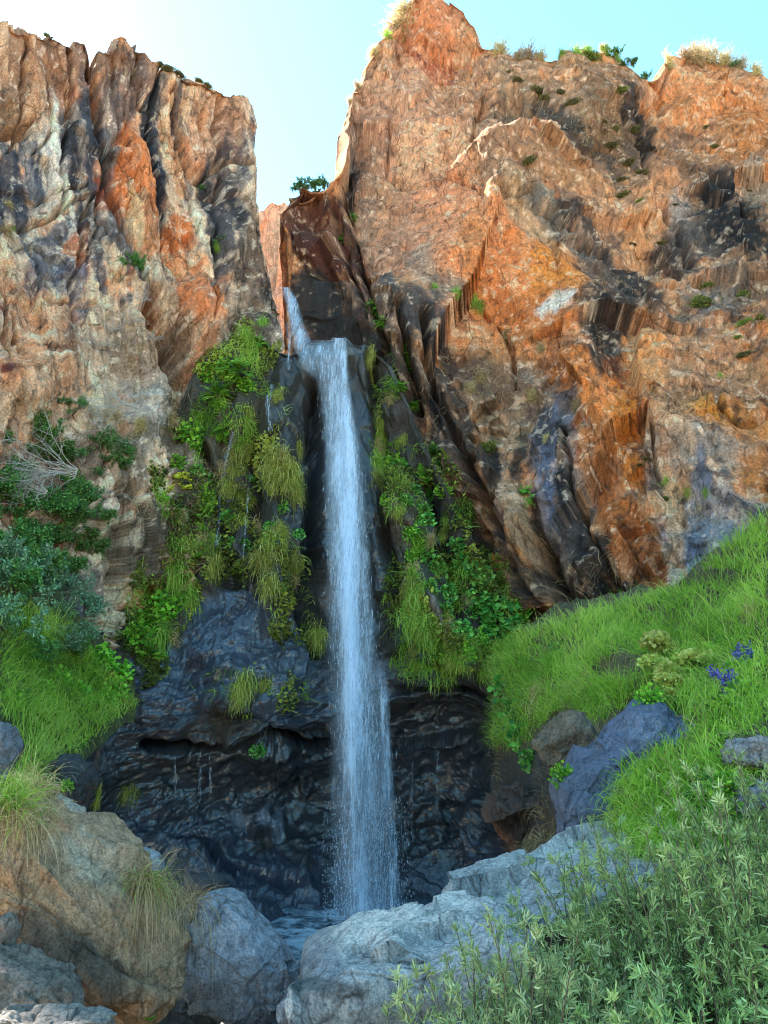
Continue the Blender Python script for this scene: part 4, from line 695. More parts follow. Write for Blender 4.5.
# ------------------------------------------------------------------ water
def flow_sheet(rows, layers, curv, parent, name, seed):
    """rows: (py, x_left, x_right, D, density)"""
    r = np.array(rows, float); obs = []
    for L in range(layers):
        n = 260; m = 36; t = np.linspace(0, 1, n); yy = r[0, 0] + t * (r[-1, 0] - r[0, 0])
        xl = np.interp(yy, r[:, 0], r[:, 1]); xr = np.interp(yy, r[:, 0], r[:, 2]); D = np.interp(yy, r[:, 0], r[:, 3]); dn = np.interp(yy, r[:, 0], r[:, 4])
        s = np.linspace(0, 1, m)
        grow = 1.0 + 0.08 * (L - layers / 2)
        mid = (xl + xr) / 2; hw = (xr - xl) / 2 * grow
        PX = mid[:, None] + (s * 2 - 1)[None] * hw[:, None]; PY = np.repeat(yy[:, None], m, 1)
        bow = 1 - (s * 2 - 1)[None] ** 2
        DD = D[:, None] - curv * bow * (0.4 + 0.6 * np.sin(L * 2.1) ** 2) + 0.10 * (L - layers / 2) * curv * 2
        P = unproject(PX, PY, DD)
        P[..., 1] += 0.06 * fbm(P * np.array([5, 5, .8]) + L * 9, 3, seed + L)
        P[..., 0] += 0.03 * fbm(P * np.array([2, 2, 2.5]) + L * 5, 3, seed + 30 + L)
        e = np.clip(bow, 0, 1) ** 0.55
        w = np.stack([P[..., 0], -P[..., 2] * 1.0, np.full(P.shape[:2], L * 3.7 + seed)], -1)
        # clumps of water thrown forward as it falls
        dens = dn[:, None] * e * (0.85 + 0.35 * fbm(np.stack([w[..., 0] * 2, w[..., 1] * .35, w[..., 2]], -1), 3, seed + 60))
        ii = (np.arange(n - 1)[:, None] * m + np.arange(m - 1)[None]).ravel()
        mesh_obj(name, P.reshape(-1, 3), np.stack([ii, ii + 1, ii + m + 1, ii + m], -1), M_FALL, parent, {'wuv': w.reshape(-1, 3), 'dens': np.clip(dens, 0, 1).ravel()})
def spindles(cent, lens, wid, name, parent, mat):
    """elongated drops and threads of falling water: 4-sided spindles"""
    n = len(cent); a = np.array([[1, 0, 0], [0, 1, 0], [-1, 0, 0], [0, -1, 0]], float)
    V = np.zeros((n, 6, 3)); V[:, :4] = cent[:, None] + a[None] * wid[:, None, None]; V[:, 4] = cent + np.stack([0 * lens, 0 * lens, lens / 2], -1); V[:, 5] = cent - np.stack([0 * lens, 0 * lens, lens / 2], -1)
    f = np.array([[0, 1, 4], [1, 2, 4], [2, 3, 4], [3, 0, 4], [1, 0, 5], [2, 1, 5], [3, 2, 5], [0, 3, 5]])
    F = (np.arange(n)[:, None, None] * 6 + f[None]).reshape(-1, 3)
    return mesh_obj(name, V.reshape(-1, 3), F, mat, parent)
wf = empty('waterfall', tuple(unproject(365., 915., 15.8)))
wf.location = (0, 0, 0)
tag(wf, 'tall thin white waterfall dropping down the wet rock to the pool', 'waterfall', kind='structure')
MAIN = [(340, 306, 342, 19.1, .3), (346, 303, 346, 18.6, .5), (356, 308, 347, 18.2, .6), (380, 316, 350, 17.9, .6), (410, 320, 354, 17.6, .66), (450, 324, 361, 17.2, .8), (520, 325, 368, 16.7, .85), (600, 326, 374, 16.2, .78), (660, 327, 380, 15.9, .66), (760, 330, 394, 15.6, .62), (860, 331, 400, 15.2, .62), (925, 330, 405, 14.8, .62)]
flow_sheet([(q[0], q[1], q[2], q[3], q[4] * .88) for q in MAIN], 4, 0.35, wf, 'water_sheet', 1)
flow_sheet([(338, 330, 347, 18.5, .7), (380, 336, 350, 17.8, .75), (440, 340, 358, 17.0, 1.), (600, 336, 360, 16.0, 1.), (720, 338, 368, 15.5, .8), (925, 342, 378, 14.7, .65)], 2, 0.25, wf, 'water_sheet', 5)
flow_sheet([(662, 372, 386, 15.95, .3), (700, 376, 390, 15.7, .7), (800, 379, 395, 15.4, .7), (920, 382, 404, 14.8, .5)], 2, 0.1, wf, 'water_sheet', 9)
flow_sheet([(287, 280, 290, 20.8, .6), (300, 284, 298, 20.3, .7), (322, 288, 304, 19.6, .65), (345, 292, 314, 18.8, .7), (368, 300, 330, 18.1, .5), (380, 312, 338, 17.9, .3)], 3, 0.15, wf, 'water_sheet', 13)
flow_sheet([(322, 285, 290, 19.6, .6), (345, 287, 291, 19.0, .8), (370, 287, 291, 18.4, .6)], 1, 0.05, wf, 'water_sheet', 17)
r = np.array(MAIN); n = 7000
yy = 345 + 575 * rng.random(n) ** 0.85; s_ = np.clip(rng.normal(0.5, 0.2, n), -.05, 1.05)
xx = np.interp(yy, r[:, 0], r[:, 1]) * (1 - s_) + np.interp(yy, r[:, 0], r[:, 2]) * s_; DD = np.interp(yy, r[:, 0], r[:, 3]) - rng.random(n) * 0.6 + 0.1
spindles(unproject(xx, yy, DD), 0.03 + 0.25 * rng.random(n) ** 3, 0.0015 + 0.003 * rng.random(n), 'falling_drops', wf, M_DROP)
yy = 920 - 120 * rng.random(2600) ** 1.6; xx = rng.normal(366, 22 + 14 * (yy - 800) / 120, 2600); ok = (xx > 322) & (xx < 412)
spindles(unproject(xx[ok], yy[ok], 14.9 - .5 * rng.random(ok.sum())), 0.012 + 0.03 * rng.random(ok.sum()), 0.003 + 0.005 * rng.random(ok.sum()), 'splash_drops', wf, M_DROP)
# thin side trickles on the buttress and drips from the ledge
def trickle(rows, label, seed, nd=140):
    e = empty('water_trickle', (0, 0, 0)); tag(e, label, 'water trickle', 'thin trickles beside the main fall', 'structure')
    rr = []
    for (y, x, w, d) in rows:
        p, _ = hit(x, y); D = p[1] - 0.12
        rr.append((y, x - w * .7, x + w * .7, D, d * .75))
    flow_sheet(rr, 1, 0.05, e, 'water_sheet', seed)
    r = np.array(rr); yy = r[0, 0] + (r[-1, 0] - r[0, 0]) * rng.random(nd); k = rng.normal(.5, .3, nd)
    xx = np.interp(yy, r[:, 0], r[:, 1]) * (1 - k) + np.interp(yy, r[:, 0], r[:, 2]) * k
    spindles(unproject(xx, yy, np.interp(yy, r[:, 0], r[:, 3]) - .05), 0.05 + 0.2 * rng.random(nd) ** 2, 0.0015 + 0.0025 * rng.random(nd), 'falling_drops', e, M_DROP)
trickle([(384, 272, 3, .9), (400, 268, 3.5, .9), (430, 270, 2.5, .7)], 'short white trickle left of the main fall near the lip', 21, 60)
trickle([(432, 233, 2.5, .6), (460, 226, 2.5, .8), (500, 220, 3, .8), (545, 217, 2.5, .6)], 'long broken trickle down the mossy left buttress', 23, 120)
trickle([(470, 250, 1.5, .5), (520, 246, 1.5, .6), (560, 243, 1.5, .4)], 'faint trickle between the grass tufts on the buttress', 25, 50)
for k, (x, y0, y1) in enumerate([(175, 755, 800), (200, 752, 795), (210, 756, 800), (412, 740, 830), (437, 745, 840)]):
    trickle([(y0, x, 1.8, .35), ((y0 + y1) / 2, x, 2, .45), (y1, x, 2, .3)], ['leftmost thin drip falling from the ledge into the dark alcove', 'middle thin drip falling from the ledge into the dark alcove', 'third thin drip from the left in the dark alcove', 'thin drip just right of the main waterfall in the alcove', 'rightmost thin drip falling in the dark alcove'][k], 30 + k, 35)
PZ = unproject(np.array(300.), np.array(921.), 15.0)[2]
gx, gy = np.meshgrid(np.linspace(-6, 1.2, 80), np.linspace(12.2, 18.5, 80)); gz = np.full_like(gx, PZ) + 0.02 * fbm(np.stack([gx * 2, gy * 2, gx * 0], -1), 3, 8)
fo = np.clip(.8 * np.exp(-((gx + .9) ** 2 + (gy - 14.6) ** 2) / 4.5), 0, 1)
i = (np.arange(79)[:, None] * 80 + np.arange(79)[None]).ravel()
tag(mesh_obj('water', np.stack([gx, gy, gz], -1).reshape(-1, 3), np.stack([i, i + 1, i + 81, i + 80], -1), M_POOL, attrs={'foam': fo.ravel()}), 'small foaming pool at the foot of the waterfall', 'pool', kind='structure')
ys = np.linspace(3.6, 7.5, 60); ws = np.linspace(-1, 1, 12)
SX = np.interp(ys, [3.6, 7.5], [-0.72, -0.75])[:, None] + ws[None] * 0.20; SY = np.repeat(ys[:, None], 12, 1); SZ = np.interp(ys, [3.6, 5.2, 6.0, 7.5], [-1.0, -0.62, -0.35, -0.25])[:, None] + 0.05 * fbm(np.stack([SX * 6, SY * 3, SX * 0], -1), 3, 4) 
i = (np.arange(59)[:, None] * 12 + np.arange(11)[None]).ravel()
tag(mesh_obj('water', np.stack([SX, SY, SZ], -1).reshape(-1, 3), np.stack([i, i + 1, i + 13, i + 12], -1), M_POOL, attrs={'foam': np.full(SX.size, .6)}), 'little stream running between the grey boulder and the pale boulder', 'stream', kind='structure')

# ------------------------------------------------------------------ plant meshes
def blades(roots, dirs, length, width, droop, segs=4, lv=None):
    n = len(roots); pts = np.zeros((n, segs + 1, 3)); pts[:, 0] = roots; d = unit(dirs)
    st = (length / segs)[:, None]
    for k in range(segs):
        d = unit(d + np.array([0, 0, -1.0]) * (droop * (0.4 + k / segs))[:, None]); pts[:, k + 1] = pts[:, k] + d * st
    side = unit(np.cross(unit(dirs), rng.normal(size=(n, 3)))) 
    w = np.linspace(1, 0.12, segs + 1)[None, :, None] * (width / 2)[:, None, None]
    Vv = np.stack([pts - side[:, None] * w, pts + side[:, None] * w], 2).reshape(n, -1, 3)
    f = np.array([[2 * k, 2 * k + 1, 2 * k + 3, 2 * k + 2] for k in range(segs)])
    F = (np.arange(n)[:, None, None] * (2 * segs + 2) + f[None]).reshape(-1, 4)
    l = rng.random(n) if lv is None else lv
    base = np.linspace(-.18, .18, segs + 1)
    LV = np.clip(np.repeat((l[:, None] + base[None])[:, :, None], 2, 2), 0, 1).reshape(-1)
    return Vv.reshape(-1, 3), F, LV
def leaves(c, ax, nrm, L, W, lv=None, shape='lance'):
    n = len(c); ax = unit(ax); sd = unit(np.cross(ax, nrm)); nr = np.cross(sd, ax)
    if shape == 'lance': prof = [(0, 0, 0), (.35, .5, .10), (.7, .36, .08), (1, 0, 0), (.7, -.36, .08), (.35, -.5, .10)]
    elif shape == 'round': prof = [(0, 0, .0), (.25, .5, .12), (.75, .5, .12), (1, 0, 0), (.75, -.5, .12), (.25, -.5, .12)]
    V = np.stack([c + ax * (a * L)[:, None] + sd * (b * W)[:, None] + nr * (h * W)[:, None] for a, b, h in prof], 1)
    F = (np.arange(n)[:, None, None] * 6 + np.array([[0, 1, 2, 3], [0, 3, 4, 5]])[None]).reshape(-1, 4)
    l = rng.random(n) if lv is None else lv
    return V.reshape(-1, 3), F, np.repeat(l, 6)
def tubes(paths, r0, r1, sides=4):
    Vs, Fs = [], []; off = 0
    for pth, a, b in zip(paths, r0, r1):
        P = np.asarray(pth, float); m = len(P); T = unit(np.gradient(P, axis=0)); ref = np.array([0.3, 0.9, 0.2]); A = unit(np.cross(T, ref)); Bn = np.cross(T, A)
        ang = np.arange(sides) * 2 * np.pi / sides; rr = np.linspace(a, b, m)[:, None, None]
        V = P[:, None] + rr * (np.cos(ang)[None, :, None] * A[:, None] + np.sin(ang)[None, :, None] * Bn[:, None]); Vs.append(V.reshape(-1, 3))
        for k in range(m - 1):
            for q in range(sides):
                Fs.append((off + k * sides + q, off + k * sides + (q + 1) % sides, off + (k + 1) * sides + (q + 1) % sides, off + (k + 1) * sides + q))
        off += m * sides
    return np.vstack(Vs), np.array(Fs)
def vary(n, a, b): return a + (b - a) * rng.random(n)
def hemi(n, up=0.3):
    v = rng.normal(size=(n, 3)); v[:, 1] = -np.abs(v[:, 1]); v[:, 2] += up; return unit(v)    # local frame: wall outward is -Y, up is +Z
def data(name, parts):
    """parts: list of (part name, V, F, LV, mat) -> list of (name, mesh)"""
    out = []
    for nm, V, F, LV, mat in parts:
        o = mesh_obj(nm, V, F, mat, attrs={'lv': LV} if LV is not None else None, link=False, smooth_=False); out.append((nm, o.data)); bpy.data.objects.remove(o)
    return out
def proto_tussock(mat, n=380, L=(.45, 1.3), droop=(.6, 1.3)):
    r = rng.normal(size=(n, 3)) * [.20, .05, .30]; d = hemi(n, 0.4); l = vary(n, *L) * .75
    V, F, lv = blades(r, d, l, vary(n, .022, .04), vary(n, *droop), 5); return data('t', [('tussock', V, F, lv, mat)])
def proto_broad(mat, n=75, lsz=(.12, .24), spread=.55):
    h = hemi(n, 0.1); rad = spread * rng.random(n) ** .4; c = h * rad[:, None] * [1, .5, 1.0]
    stems = [np.array([[0, .05, -.08], c[k] * .6 + [0, -.03, .06], c[k]]) for k in range(0, n, 2)]
    L = vary(n, *lsz); ax = unit(h * [1, .6, .6] + rng.normal(size=(n, 3)) * .4 + [0, -.2, -.35]); nr = unit(np.tile([0, -.8, .7], (n, 1)) + rng.normal(size=(n, 3)) * .35)
    V, F, lv = leaves(c, ax, nr, L, L * .95, shape='round'); V2, F2 = tubes(stems, [.008] * len(stems), [.005] * len(stems), 3)
    return data('b', [('foliage', V, F, lv, mat), ('stem', V2, F2, None, M_STEM)])
def proto_fern(mat, nf=26):
    cs, axs, nrs, Ls, st, lvs = [], [], [], [], [], []
    for k in range(nf):
        d = hemi(1, .35)[0]; Lf = random.uniform(.45, .8); p = np.array([0, 0, 0.]); path = [p.copy()]; lvk = random.random()
        for q in range(12):
            d = unit(d + np.array([0, 0, -.09])); p = p + d * Lf / 12; path.append(p.copy())
            if q > 1:
                side = unit(np.cross(d, [0, -.5, .8])); ln = .17 * math.sin(math.pi * (q + 2) / 15.5)
                for sg in (-1, 1):
                    cs.append(p.copy()); axs.append(side * sg + d * .35); nrs.append([0, -.6, .8]); Ls.append(ln); lvs.append(np.clip(lvk + random.uniform(-.15, .15), 0, 1))
        st.append(np.array(path))
    V, F, lv = leaves(np.array(cs), np.array(axs), np.array(nrs) + rng.normal(size=(len(cs), 3)) * .25, np.array(Ls), np.array(Ls) * .42, np.array(lvs))
    V2, F2 = tubes(st, [.008] * nf, [.003] * nf, 3); return data('f', [('frond', V, F, lv, mat), ('stem', V2, F2, None, M_STEM)])
def proto_cushion(mat, n=900):
    sd_ = int(rng.integers(99)); h = hemi(n, .35); c = h * [.5, .38, .38] * (0.8 + .35 * rng.random((n, 1))) * (1 + .45 * vnoise(h * 2.2 + sd_, 4))[:, None]
    V, F, lv = leaves(c, unit(h + rng.normal(size=(n, 3)) * .5), rng.normal(size=(n, 3)), vary(n, .07, .13), vary(n, .025, .045)); 
    cu = np.linspace(0, 2 * np.pi, 20, endpoint=False); cvv = np.linspace(0.02, np.pi - .02, 12); U, Vv = np.meshgrid(cu, cvv)
    B = np.stack([.46 * np.sin(Vv) * np.cos(U), .34 * np.sin(Vv) * np.sin(U), .34 * np.cos(Vv)], -1); B = B * (.9 + .4 * vnoise(unit(B) * 2.2 + sd_, 4))[..., None]
    i = (np.arange(11)[:, None] * 20 + np.arange(20)[None]); j = (np.arange(11)[:, None] * 20 + (np.arange(20)[None] + 1) % 20)
    F2 = np.stack([i, j, j + 20, i + 20], -1).reshape(-1, 4)
    V3 = np.vstack([V, B.reshape(-1, 3)]); F3 = np.vstack([F, F2 + len(V)]); lv3 = np.concatenate([lv, rng.random(240) * .3])
    return data('c', [('cushion', V3, F3, lv3, mat)])
def branch_net(nmain, L, up, spread, depth=3, seed=0, droop=0.0, flat=1.0, rs_=1.0):
    rs = np.random.default_rng(seed); paths, r0, r1, tips = [], [], [], []
    def grow(p, d, l, r, lev):
        m = 6; path = [p.copy()]
        for k in range(m):
            d = unit(d + rs.normal(size=3) * .16 + np.array([0, 0, -droop])); p = p + d * l / m; path.append(p.copy())
            if lev < depth and k >= 1 and rs.random() < .75:
                dd = unit(d + rs.normal(size=3) * .7 * np.array([1, flat, 1])); grow(p.copy(), dd, l * rs.uniform(.4, .65), r * .55, lev + 1)
            if lev >= depth - 1: tips.append((p.copy(), d.copy()))
        paths.append(np.array(path)); r0.append(r * rs_); r1.append(r * rs_ * .4)
    for k in range(nmain):
        d = unit(np.array([rs.normal() * spread, -abs(rs.normal()) * .5 * spread, up])); grow(np.array([rs.normal() * .05, 0, 0]), d, L * rs.uniform(.7, 1.1), .016 * L, 1)
    return paths, r0, r1, np.array([t[0] for t in tips]), np.array([t[1] for t in tips])
def proto_twiggy(mat, seed, up=.6, spread=.9, leafy=0, lmat=None, droop=0, sc=1.0):
    p, a, b, tp, td = branch_net(9, .62 * sc, up, spread, 3, seed, droop); V, F = tubes(p, a, b, 3); parts = [('branch', V, F, None, mat)]
    if leafy:
        k = np.random.default_rng(seed).integers(0, len(tp), leafy); n = leafy
        c = tp[k] + rng.normal(size=(n, 3)) * .03; V2, F2, lv = leaves(c, td[k] + rng.normal(size=(n, 3)) * .8, rng.normal(size=(n, 3)) + [0, -.5, 1], vary(n, .05, .10), vary(n, .02, .045)); parts.append(('foliage', V2, F2, lv, lmat))
    return data('w', parts)
PR = {
    'tus': [proto_tussock(M_TUS) for _ in range(4)],
    'tusg': [proto_tussock(M_TUSG) for _ in range(4)],
    'dry': [proto_tussock(M_DRY, 420, (.35, .9), (.15, .7)) for _ in range(3)],
    'brd': [proto_broad(M_BROAD, random.randint(110, 150)) for _ in range(4)],
    'lush': [proto_broad(M_FERN, 260, (.08, .17), .6) for _ in range(3)],
    'yel': [proto_broad(M_YLF, 50, (.14, .26), .5)],
    'fern': [proto_fern(M_FERN) for _ in range(4)],
    'cush': [proto_cushion(M_CUSH) for _ in range(3)],
    'cushg': [proto_cushion(M_MOSS) for _ in range(2)],
    'twig': [proto_twiggy(M_TWIG, k + 3, .35, .9) for k in range(3)],
    'shrub': [proto_twiggy(M_BARK, k + 30, .7, .8, 3000, M_JUN) for k in range(3)],
    'sage': [proto_twiggy(M_BARK, k + 60, .8, .8, 2600, M_BLUE) for k in range(3)],
}
KIND = {'tus': ('grass_tussock', 'yellow green hanging grass tuft', 'grass tuft'), 'tusg': ('grass_tussock', 'fresh green hanging grass tuft', 'grass tuft'), 'dry': ('dry_grass_tussock', 'dry straw coloured grass tuft', 'grass tuft'),
        'brd': ('broadleaf_plant', 'round leaved green plant clump', 'plant'), 'lush': ('leafy_plant', 'bright green leafy plant clump', 'plant'), 'yel': ('yellowing_plant', 'yellowing leafy plant', 'plant'), 'fern': ('fern', 'bright green fern', 'fern'),
        'cush': ('cushion_plant', 'dark olive cushion plant', 'cushion plant'), 'cushg': ('moss_cushion', 'green mossy cushion', 'cushion plant'), 'twig': ('bare_shrub', 'bare grey twiggy shrub', 'shrub'),
        'shrub': ('leafy_shrub', 'dark green leafy shrub', 'shrub'), 'sage': ('sage_shrub', 'blue green small leaved shrub', 'shrub')}
PLANTS = []   # (kind, px, py, size px, region)
def P_(kind, region, *items):
    for it in items: PLANTS.append((kind, it[0], it[1], it[2], region))
RL = 'on the mossy buttress left of the waterfall'; RR = 'on the mossy ribs right of the waterfall'; RA = 'on the wet black rock of the alcove'
RC = 'on the orange right cliff face'; RT = 'along the crest of the right cliff'; LC = 'on the left cliff face'; LT = 'along the top of the left cliff'; LB = 'at the foot of the left cliff'; RG = 'in the dark gully above the lip'
P_('lush', RL, (226, 370, 28), (236, 398, 30), (246, 385, 18), (190, 437, 30), (205, 500, 28), (152, 556, 26), (150, 622, 34), (166, 605, 26), (140, 640, 36), (128, 664, 30), (115, 690, 26), (208, 372, 22), (176, 462, 20), (166, 560, 18), (162, 500, 18))
P_('fern', RL, (238, 372, 36), (222, 432, 22), (196, 552, 24), (218, 395, 30), (200, 520, 20), (182, 440, 26), (260, 342, 18), (150, 655, 26), (176, 545, 18))
P_('yel', RL, (180, 482, 22), (168, 490, 12))
P_('brd', RL, (270, 524, 14), (299, 533, 14), (258, 750, 15), (250, 480, 14), (244, 545, 16), (282, 505, 14), (230, 540, 12), (228, 515, 14), (281, 590, 12), (212, 480, 16), (198, 470, 14))
P_('tus', RL, (271, 440, 28), (276, 456, 30), (270, 470, 24), (283, 476, 26), (278, 498, 22), (235, 472, 22), (229, 488, 22), (247, 412, 20), (236, 425, 18), (291, 472, 24), (296, 490, 22), (262, 560, 32), (256, 578, 30), (268, 585, 26), (274, 545, 24), (295, 560, 16), (296, 600, 22), (316, 634, 22), (215, 565, 18), (240, 450, 20), (291, 515, 18), (278, 395, 13), (298, 450, 18), (244, 500, 18), (292, 420, 14), (280, 530, 18), (240, 520, 14))
P_('tusg', RL, (176, 575, 40), (186, 585, 34), (170, 598, 30), (250, 350, 22), (190, 600, 24), (205, 450, 22), (160, 540, 22), (212, 545, 22), (200, 420, 18), (300, 500, 18), (160, 640, 30), (146, 600, 22))
P_('tus', RA, (245, 683, 24), (236, 694, 22), (258, 680, 20), (130, 792, 18), (98, 794, 18), (126, 700, 14), (318, 636, 18), (462, 660, 14))
P_('fern', RG, (375, 308, 24), (380, 322, 18), (346, 240, 12), (352, 216, 12))
P_('fern', RR, (405, 355, 22), (398, 386, 22), (409, 368, 16), (412, 404, 14))
P_('brd', RR, (400, 466, 20), (432, 452, 20), (440, 466, 18), (414, 490, 18), (430, 496, 20), (426, 520, 18), (412, 534, 18), (425, 556, 24), (437, 570, 24), (430, 586, 22), (448, 592, 22), (462, 560, 26), (472, 572, 24), (476, 592, 28), (488, 604, 32), (500, 618, 34), (514, 622, 26), (490, 628, 28), (474, 612, 24), (405, 500, 16), (445, 610, 20), (456, 545, 18), (462, 628, 20), (484, 574, 18), (422, 508, 14))
P_('lush', RR, (395, 462, 22), (386, 500, 16), (409, 528, 20), (418, 545, 18), (504, 632, 30), (520, 610, 24), (440, 650, 24), (492, 650, 26), (462, 655, 20), (442, 490, 16), (424, 474, 18), (450, 575, 18), (410, 556, 16), (478, 644, 24), (436, 628, 20))
P_('tusg', RR, (380, 436, 26), (384, 450, 26), (378, 465, 24), (420, 590, 30), (414, 605, 34), (422, 622, 36), (430, 640, 28), (408, 620, 28), (470, 648, 24), (412, 575, 22), (446, 520, 14), (482, 668, 22), (400, 480, 16))
P_('tus', RR, (370, 355, 18), (371, 372, 20), (381, 420, 20), (376, 478, 20), (408, 590, 24), (418, 650, 24), (394, 560, 14), (443, 535, 14), (402, 440, 14), (452, 655, 20), (398, 510, 14))
P_('cush', RC, (545, 98, 15), (536, 91, 12), (571, 102, 12), (517, 80, 10), (508, 71, 9), (528, 160, 12), (622, 196, 14), (641, 172, 13), (627, 164, 14), (611, 146, 12), (614, 131, 12), (634, 130, 10), (716, 147, 11), (648, 458, 14), (640, 466, 10), (743, 355, 12), (705, 128, 8), (674, 205, 9), (632, 243, 9), (659, 243, 8), (620, 180, 10), (560, 92, 9), (604, 122, 9), (750, 190, 8))
P_('cushg', RC, (704, 302, 20), (700, 281, 12), (486, 448, 15), (747, 292, 14), (760, 318, 15), (744, 322, 15), (575, 408, 10), (665, 498, 10), (738, 337, 10), (640, 200, 9), (620, 90, 10), (590, 58, 20))
P_('dry', RL, (255, 470, 16), (222, 470, 16), (200, 540, 18), (284, 460, 16), (258, 530, 18), (292, 580, 16), (180, 520, 16), (172, 640, 18))
P_('dry', RR, (390, 400, 14), (376, 450, 16), (412, 570, 18), (430, 540, 14), (450, 630, 18), (400, 600, 16), (468, 600, 14), (384, 510, 14))
P_('fern', RC, (522, 492, 24), (530, 500, 16))
P_('tusg', RC, (687, 490, 11), (706, 490, 11), (720, 376, 8), (468, 296, 18), (478, 304, 14), (434, 286, 9), (665, 480, 9), (456, 290, 10))
P_('dry', RC, (480, 378, 18), (530, 395, 14), (487, 512, 8), (505, 335, 12), (545, 440, 12), (575, 405, 12), (470, 388, 14), (540, 350, 12))
P_('twig', RC, (540, 380, 22), (590, 428, 24), (550, 395, 20), (525, 380, 18), (580, 415, 18), (620, 210, 14), (560, 150, 10))
P_('dry', RT, (392, 22, 26), (398, 12, 22), (504, 47, 18), (530, 54, 20), (518, 55, 16), (540, 55, 16), (668, 62, 20), (682, 52, 20), (696, 50, 24), (712, 54, 24), (728, 58, 18), (742, 62, 18), (756, 70, 16), (368, 52, 12), (354, 84, 10), (348, 102, 9), (600, 46, 12))
P_('tusg', RT, (562, 53, 12), (575, 49, 14), (590, 46, 14), (606, 48, 12), (620, 55, 10), (385, 34, 12))
P_('shrub', RT, (615, 52, 12), (630, 63, 10), (734, 66, 9), (648, 76, 9))
P_('shrub', LC, (130, 264, 18), (142, 272, 14), (200, 190, 9), (217, 240, 8), (78, 410, 16), (62, 404, 12))
P_('cush', LT, (170, 54, 10), (178, 57, 9), (190, 63, 9), (203, 77, 12), (208, 84, 9), (46, 29, 8))
P_('twig', LC, (110, 330, 30), (128, 322, 30), (150, 340, 26), (100, 345, 28), (165, 350, 24), (118, 300, 22), (142, 300, 20), (20, 240, 16), (90, 420, 30), (120, 415, 28), (150, 420, 24), (110, 440, 26))
P_('tusg', LC, (253, 302, 12), (246, 335, 16), (262, 322, 12), (12, 228, 8), (216, 246, 8))
P_('dry', LC, (6, 232, 14), (8, 205, 10), (140, 425, 16), (112, 415, 18), (90, 412, 16), (172, 418, 14))
P_('shrub', LB, (30, 440, 28), (48, 462, 26), (100, 450, 24), (112, 470, 22), (22, 520, 36), (56, 520, 30), (80, 510, 28), (14, 552, 36), (44, 548, 34), (78, 545, 28), (96, 520, 22), (0, 500, 30), (30, 580, 34), (40, 660, 28), (70, 655, 24), (90, 555, 20), (20, 480, 22), (62, 490, 20), (8, 590, 34), (60, 572, 28), (120, 455, 18))
P_('sage', LB, (18, 600, 40), (46, 595, 36), (8, 640, 40), (40, 630, 36), (66, 625, 30), (30, 570, 30), (55, 650, 28), (12, 575, 34), (80, 640, 24), (68, 595, 26), (86, 615, 22))
P_('lush', LB, (60, 570, 20), (100, 660, 30), (88, 680, 28), (118, 672, 28), (80, 695, 28), (45, 690, 24), (105, 700, 22), (60, 680, 26), (130, 640, 22), (66, 785, 14), (12, 700, 24))
P_('shrub', RG, (306, 186, 14), (318, 184, 13), (296, 192, 10))
P_('twig', RG, (312, 176, 12))
def ordinal(k):
    base = ['topmost', 'second', 'third', 'fourth', 'fifth', 'sixth', 'seventh', 'eighth', 'ninth', 'tenth', 'eleventh', 'twelfth', 'thirteenth', 'fourteenth', 'fifteenth', 'sixteenth', 'seventeenth', 'eighteenth', 'nineteenth', 'twentieth']
    if k < 20: return base[k]
    return 'twenty-' + ['first', 'second', 'third', 'fourth', 'fifth', 'sixth', 'seventh', 'eighth', 'ninth'][k - 20]
bykey = {}
PLANTS = [pl for q, pl in enumerate(PLANTS) if not (pl[4] == RL and pl[0] in ('tus', 'tusg', 'lush') and q % 4 == 1)]
for q, pl in enumerate(PLANTS): bykey.setdefault((KIND[pl[0]][1], pl[4]), []).append((pl[2], q))
rank = {}
for key, lst in bykey.items():
    for k, (_, q) in enumerate(sorted(lst)): rank[q] = (k, len(lst))
nrand = random.Random(5)
for q, (kind, px, py, sz, region) in enumerate(PLANTS):
    p, nrm = hit(px, py)
    if p is None: continue
    name, desc, cat = KIND[kind]
    _, _, f = project(p); sz = min(sz, 27) if kind in ('tus', 'tusg') else sz; sc = sz * f / FPX * (.9 if kind not in ('tus', 'tusg', 'dry', 'shrub', 'sage') else 1.4 if kind in ('shrub', 'sage') and region == LB else 1.15 if kind in ('shrub', 'sage') else .95) * nrand.uniform(.9, 1.1)
    k, tot = rank[q]
    lab = f'{desc} {region}' + ('' if tot == 1 else f', {ordinal(k)} counting down' if k else ', topmost')
    prs = nrand.choice(PR[kind]); grp = f'{KIND[kind][2]}s {region}'
    yaw = math.atan2(nrm[1], nrm[0]) + math.pi / 2 if kind not in ('shrub', 'sage') else 0
    yaw = max(-1.0, min(1.0, (yaw + math.pi) % (2 * math.pi) - math.pi)) * .7 + nrand.uniform(-.35, .35)
    if len(prs) == 1:
        o = bpy.data.objects.new(name, prs[0][1]); COL.objects.link(o); tag(o, lab, cat, grp)
    else:
        o = empty(name); tag(o, lab, cat, grp)
        for nm, me in prs:
            c = bpy.data.objects.new(nm, me); COL.objects.link(c); c.parent = o
    o.location = p - np.array(nrm) * 0.02; o.rotation_euler = (nrand.uniform(-.15, .15), nrand.uniform(-.2, .2), yaw)
    if kind in ('cush', 'cushg'): sc *= nrand.uniform(.65, 1.25); o.scale = (sc * nrand.uniform(.9, 1.5), sc * .9, sc * nrand.uniform(.6, 1.0))
    else: o.scale = (sc * nrand.uniform(.85, 1.15),) * 2 + (sc * nrand.uniform(.85, 1.15),)

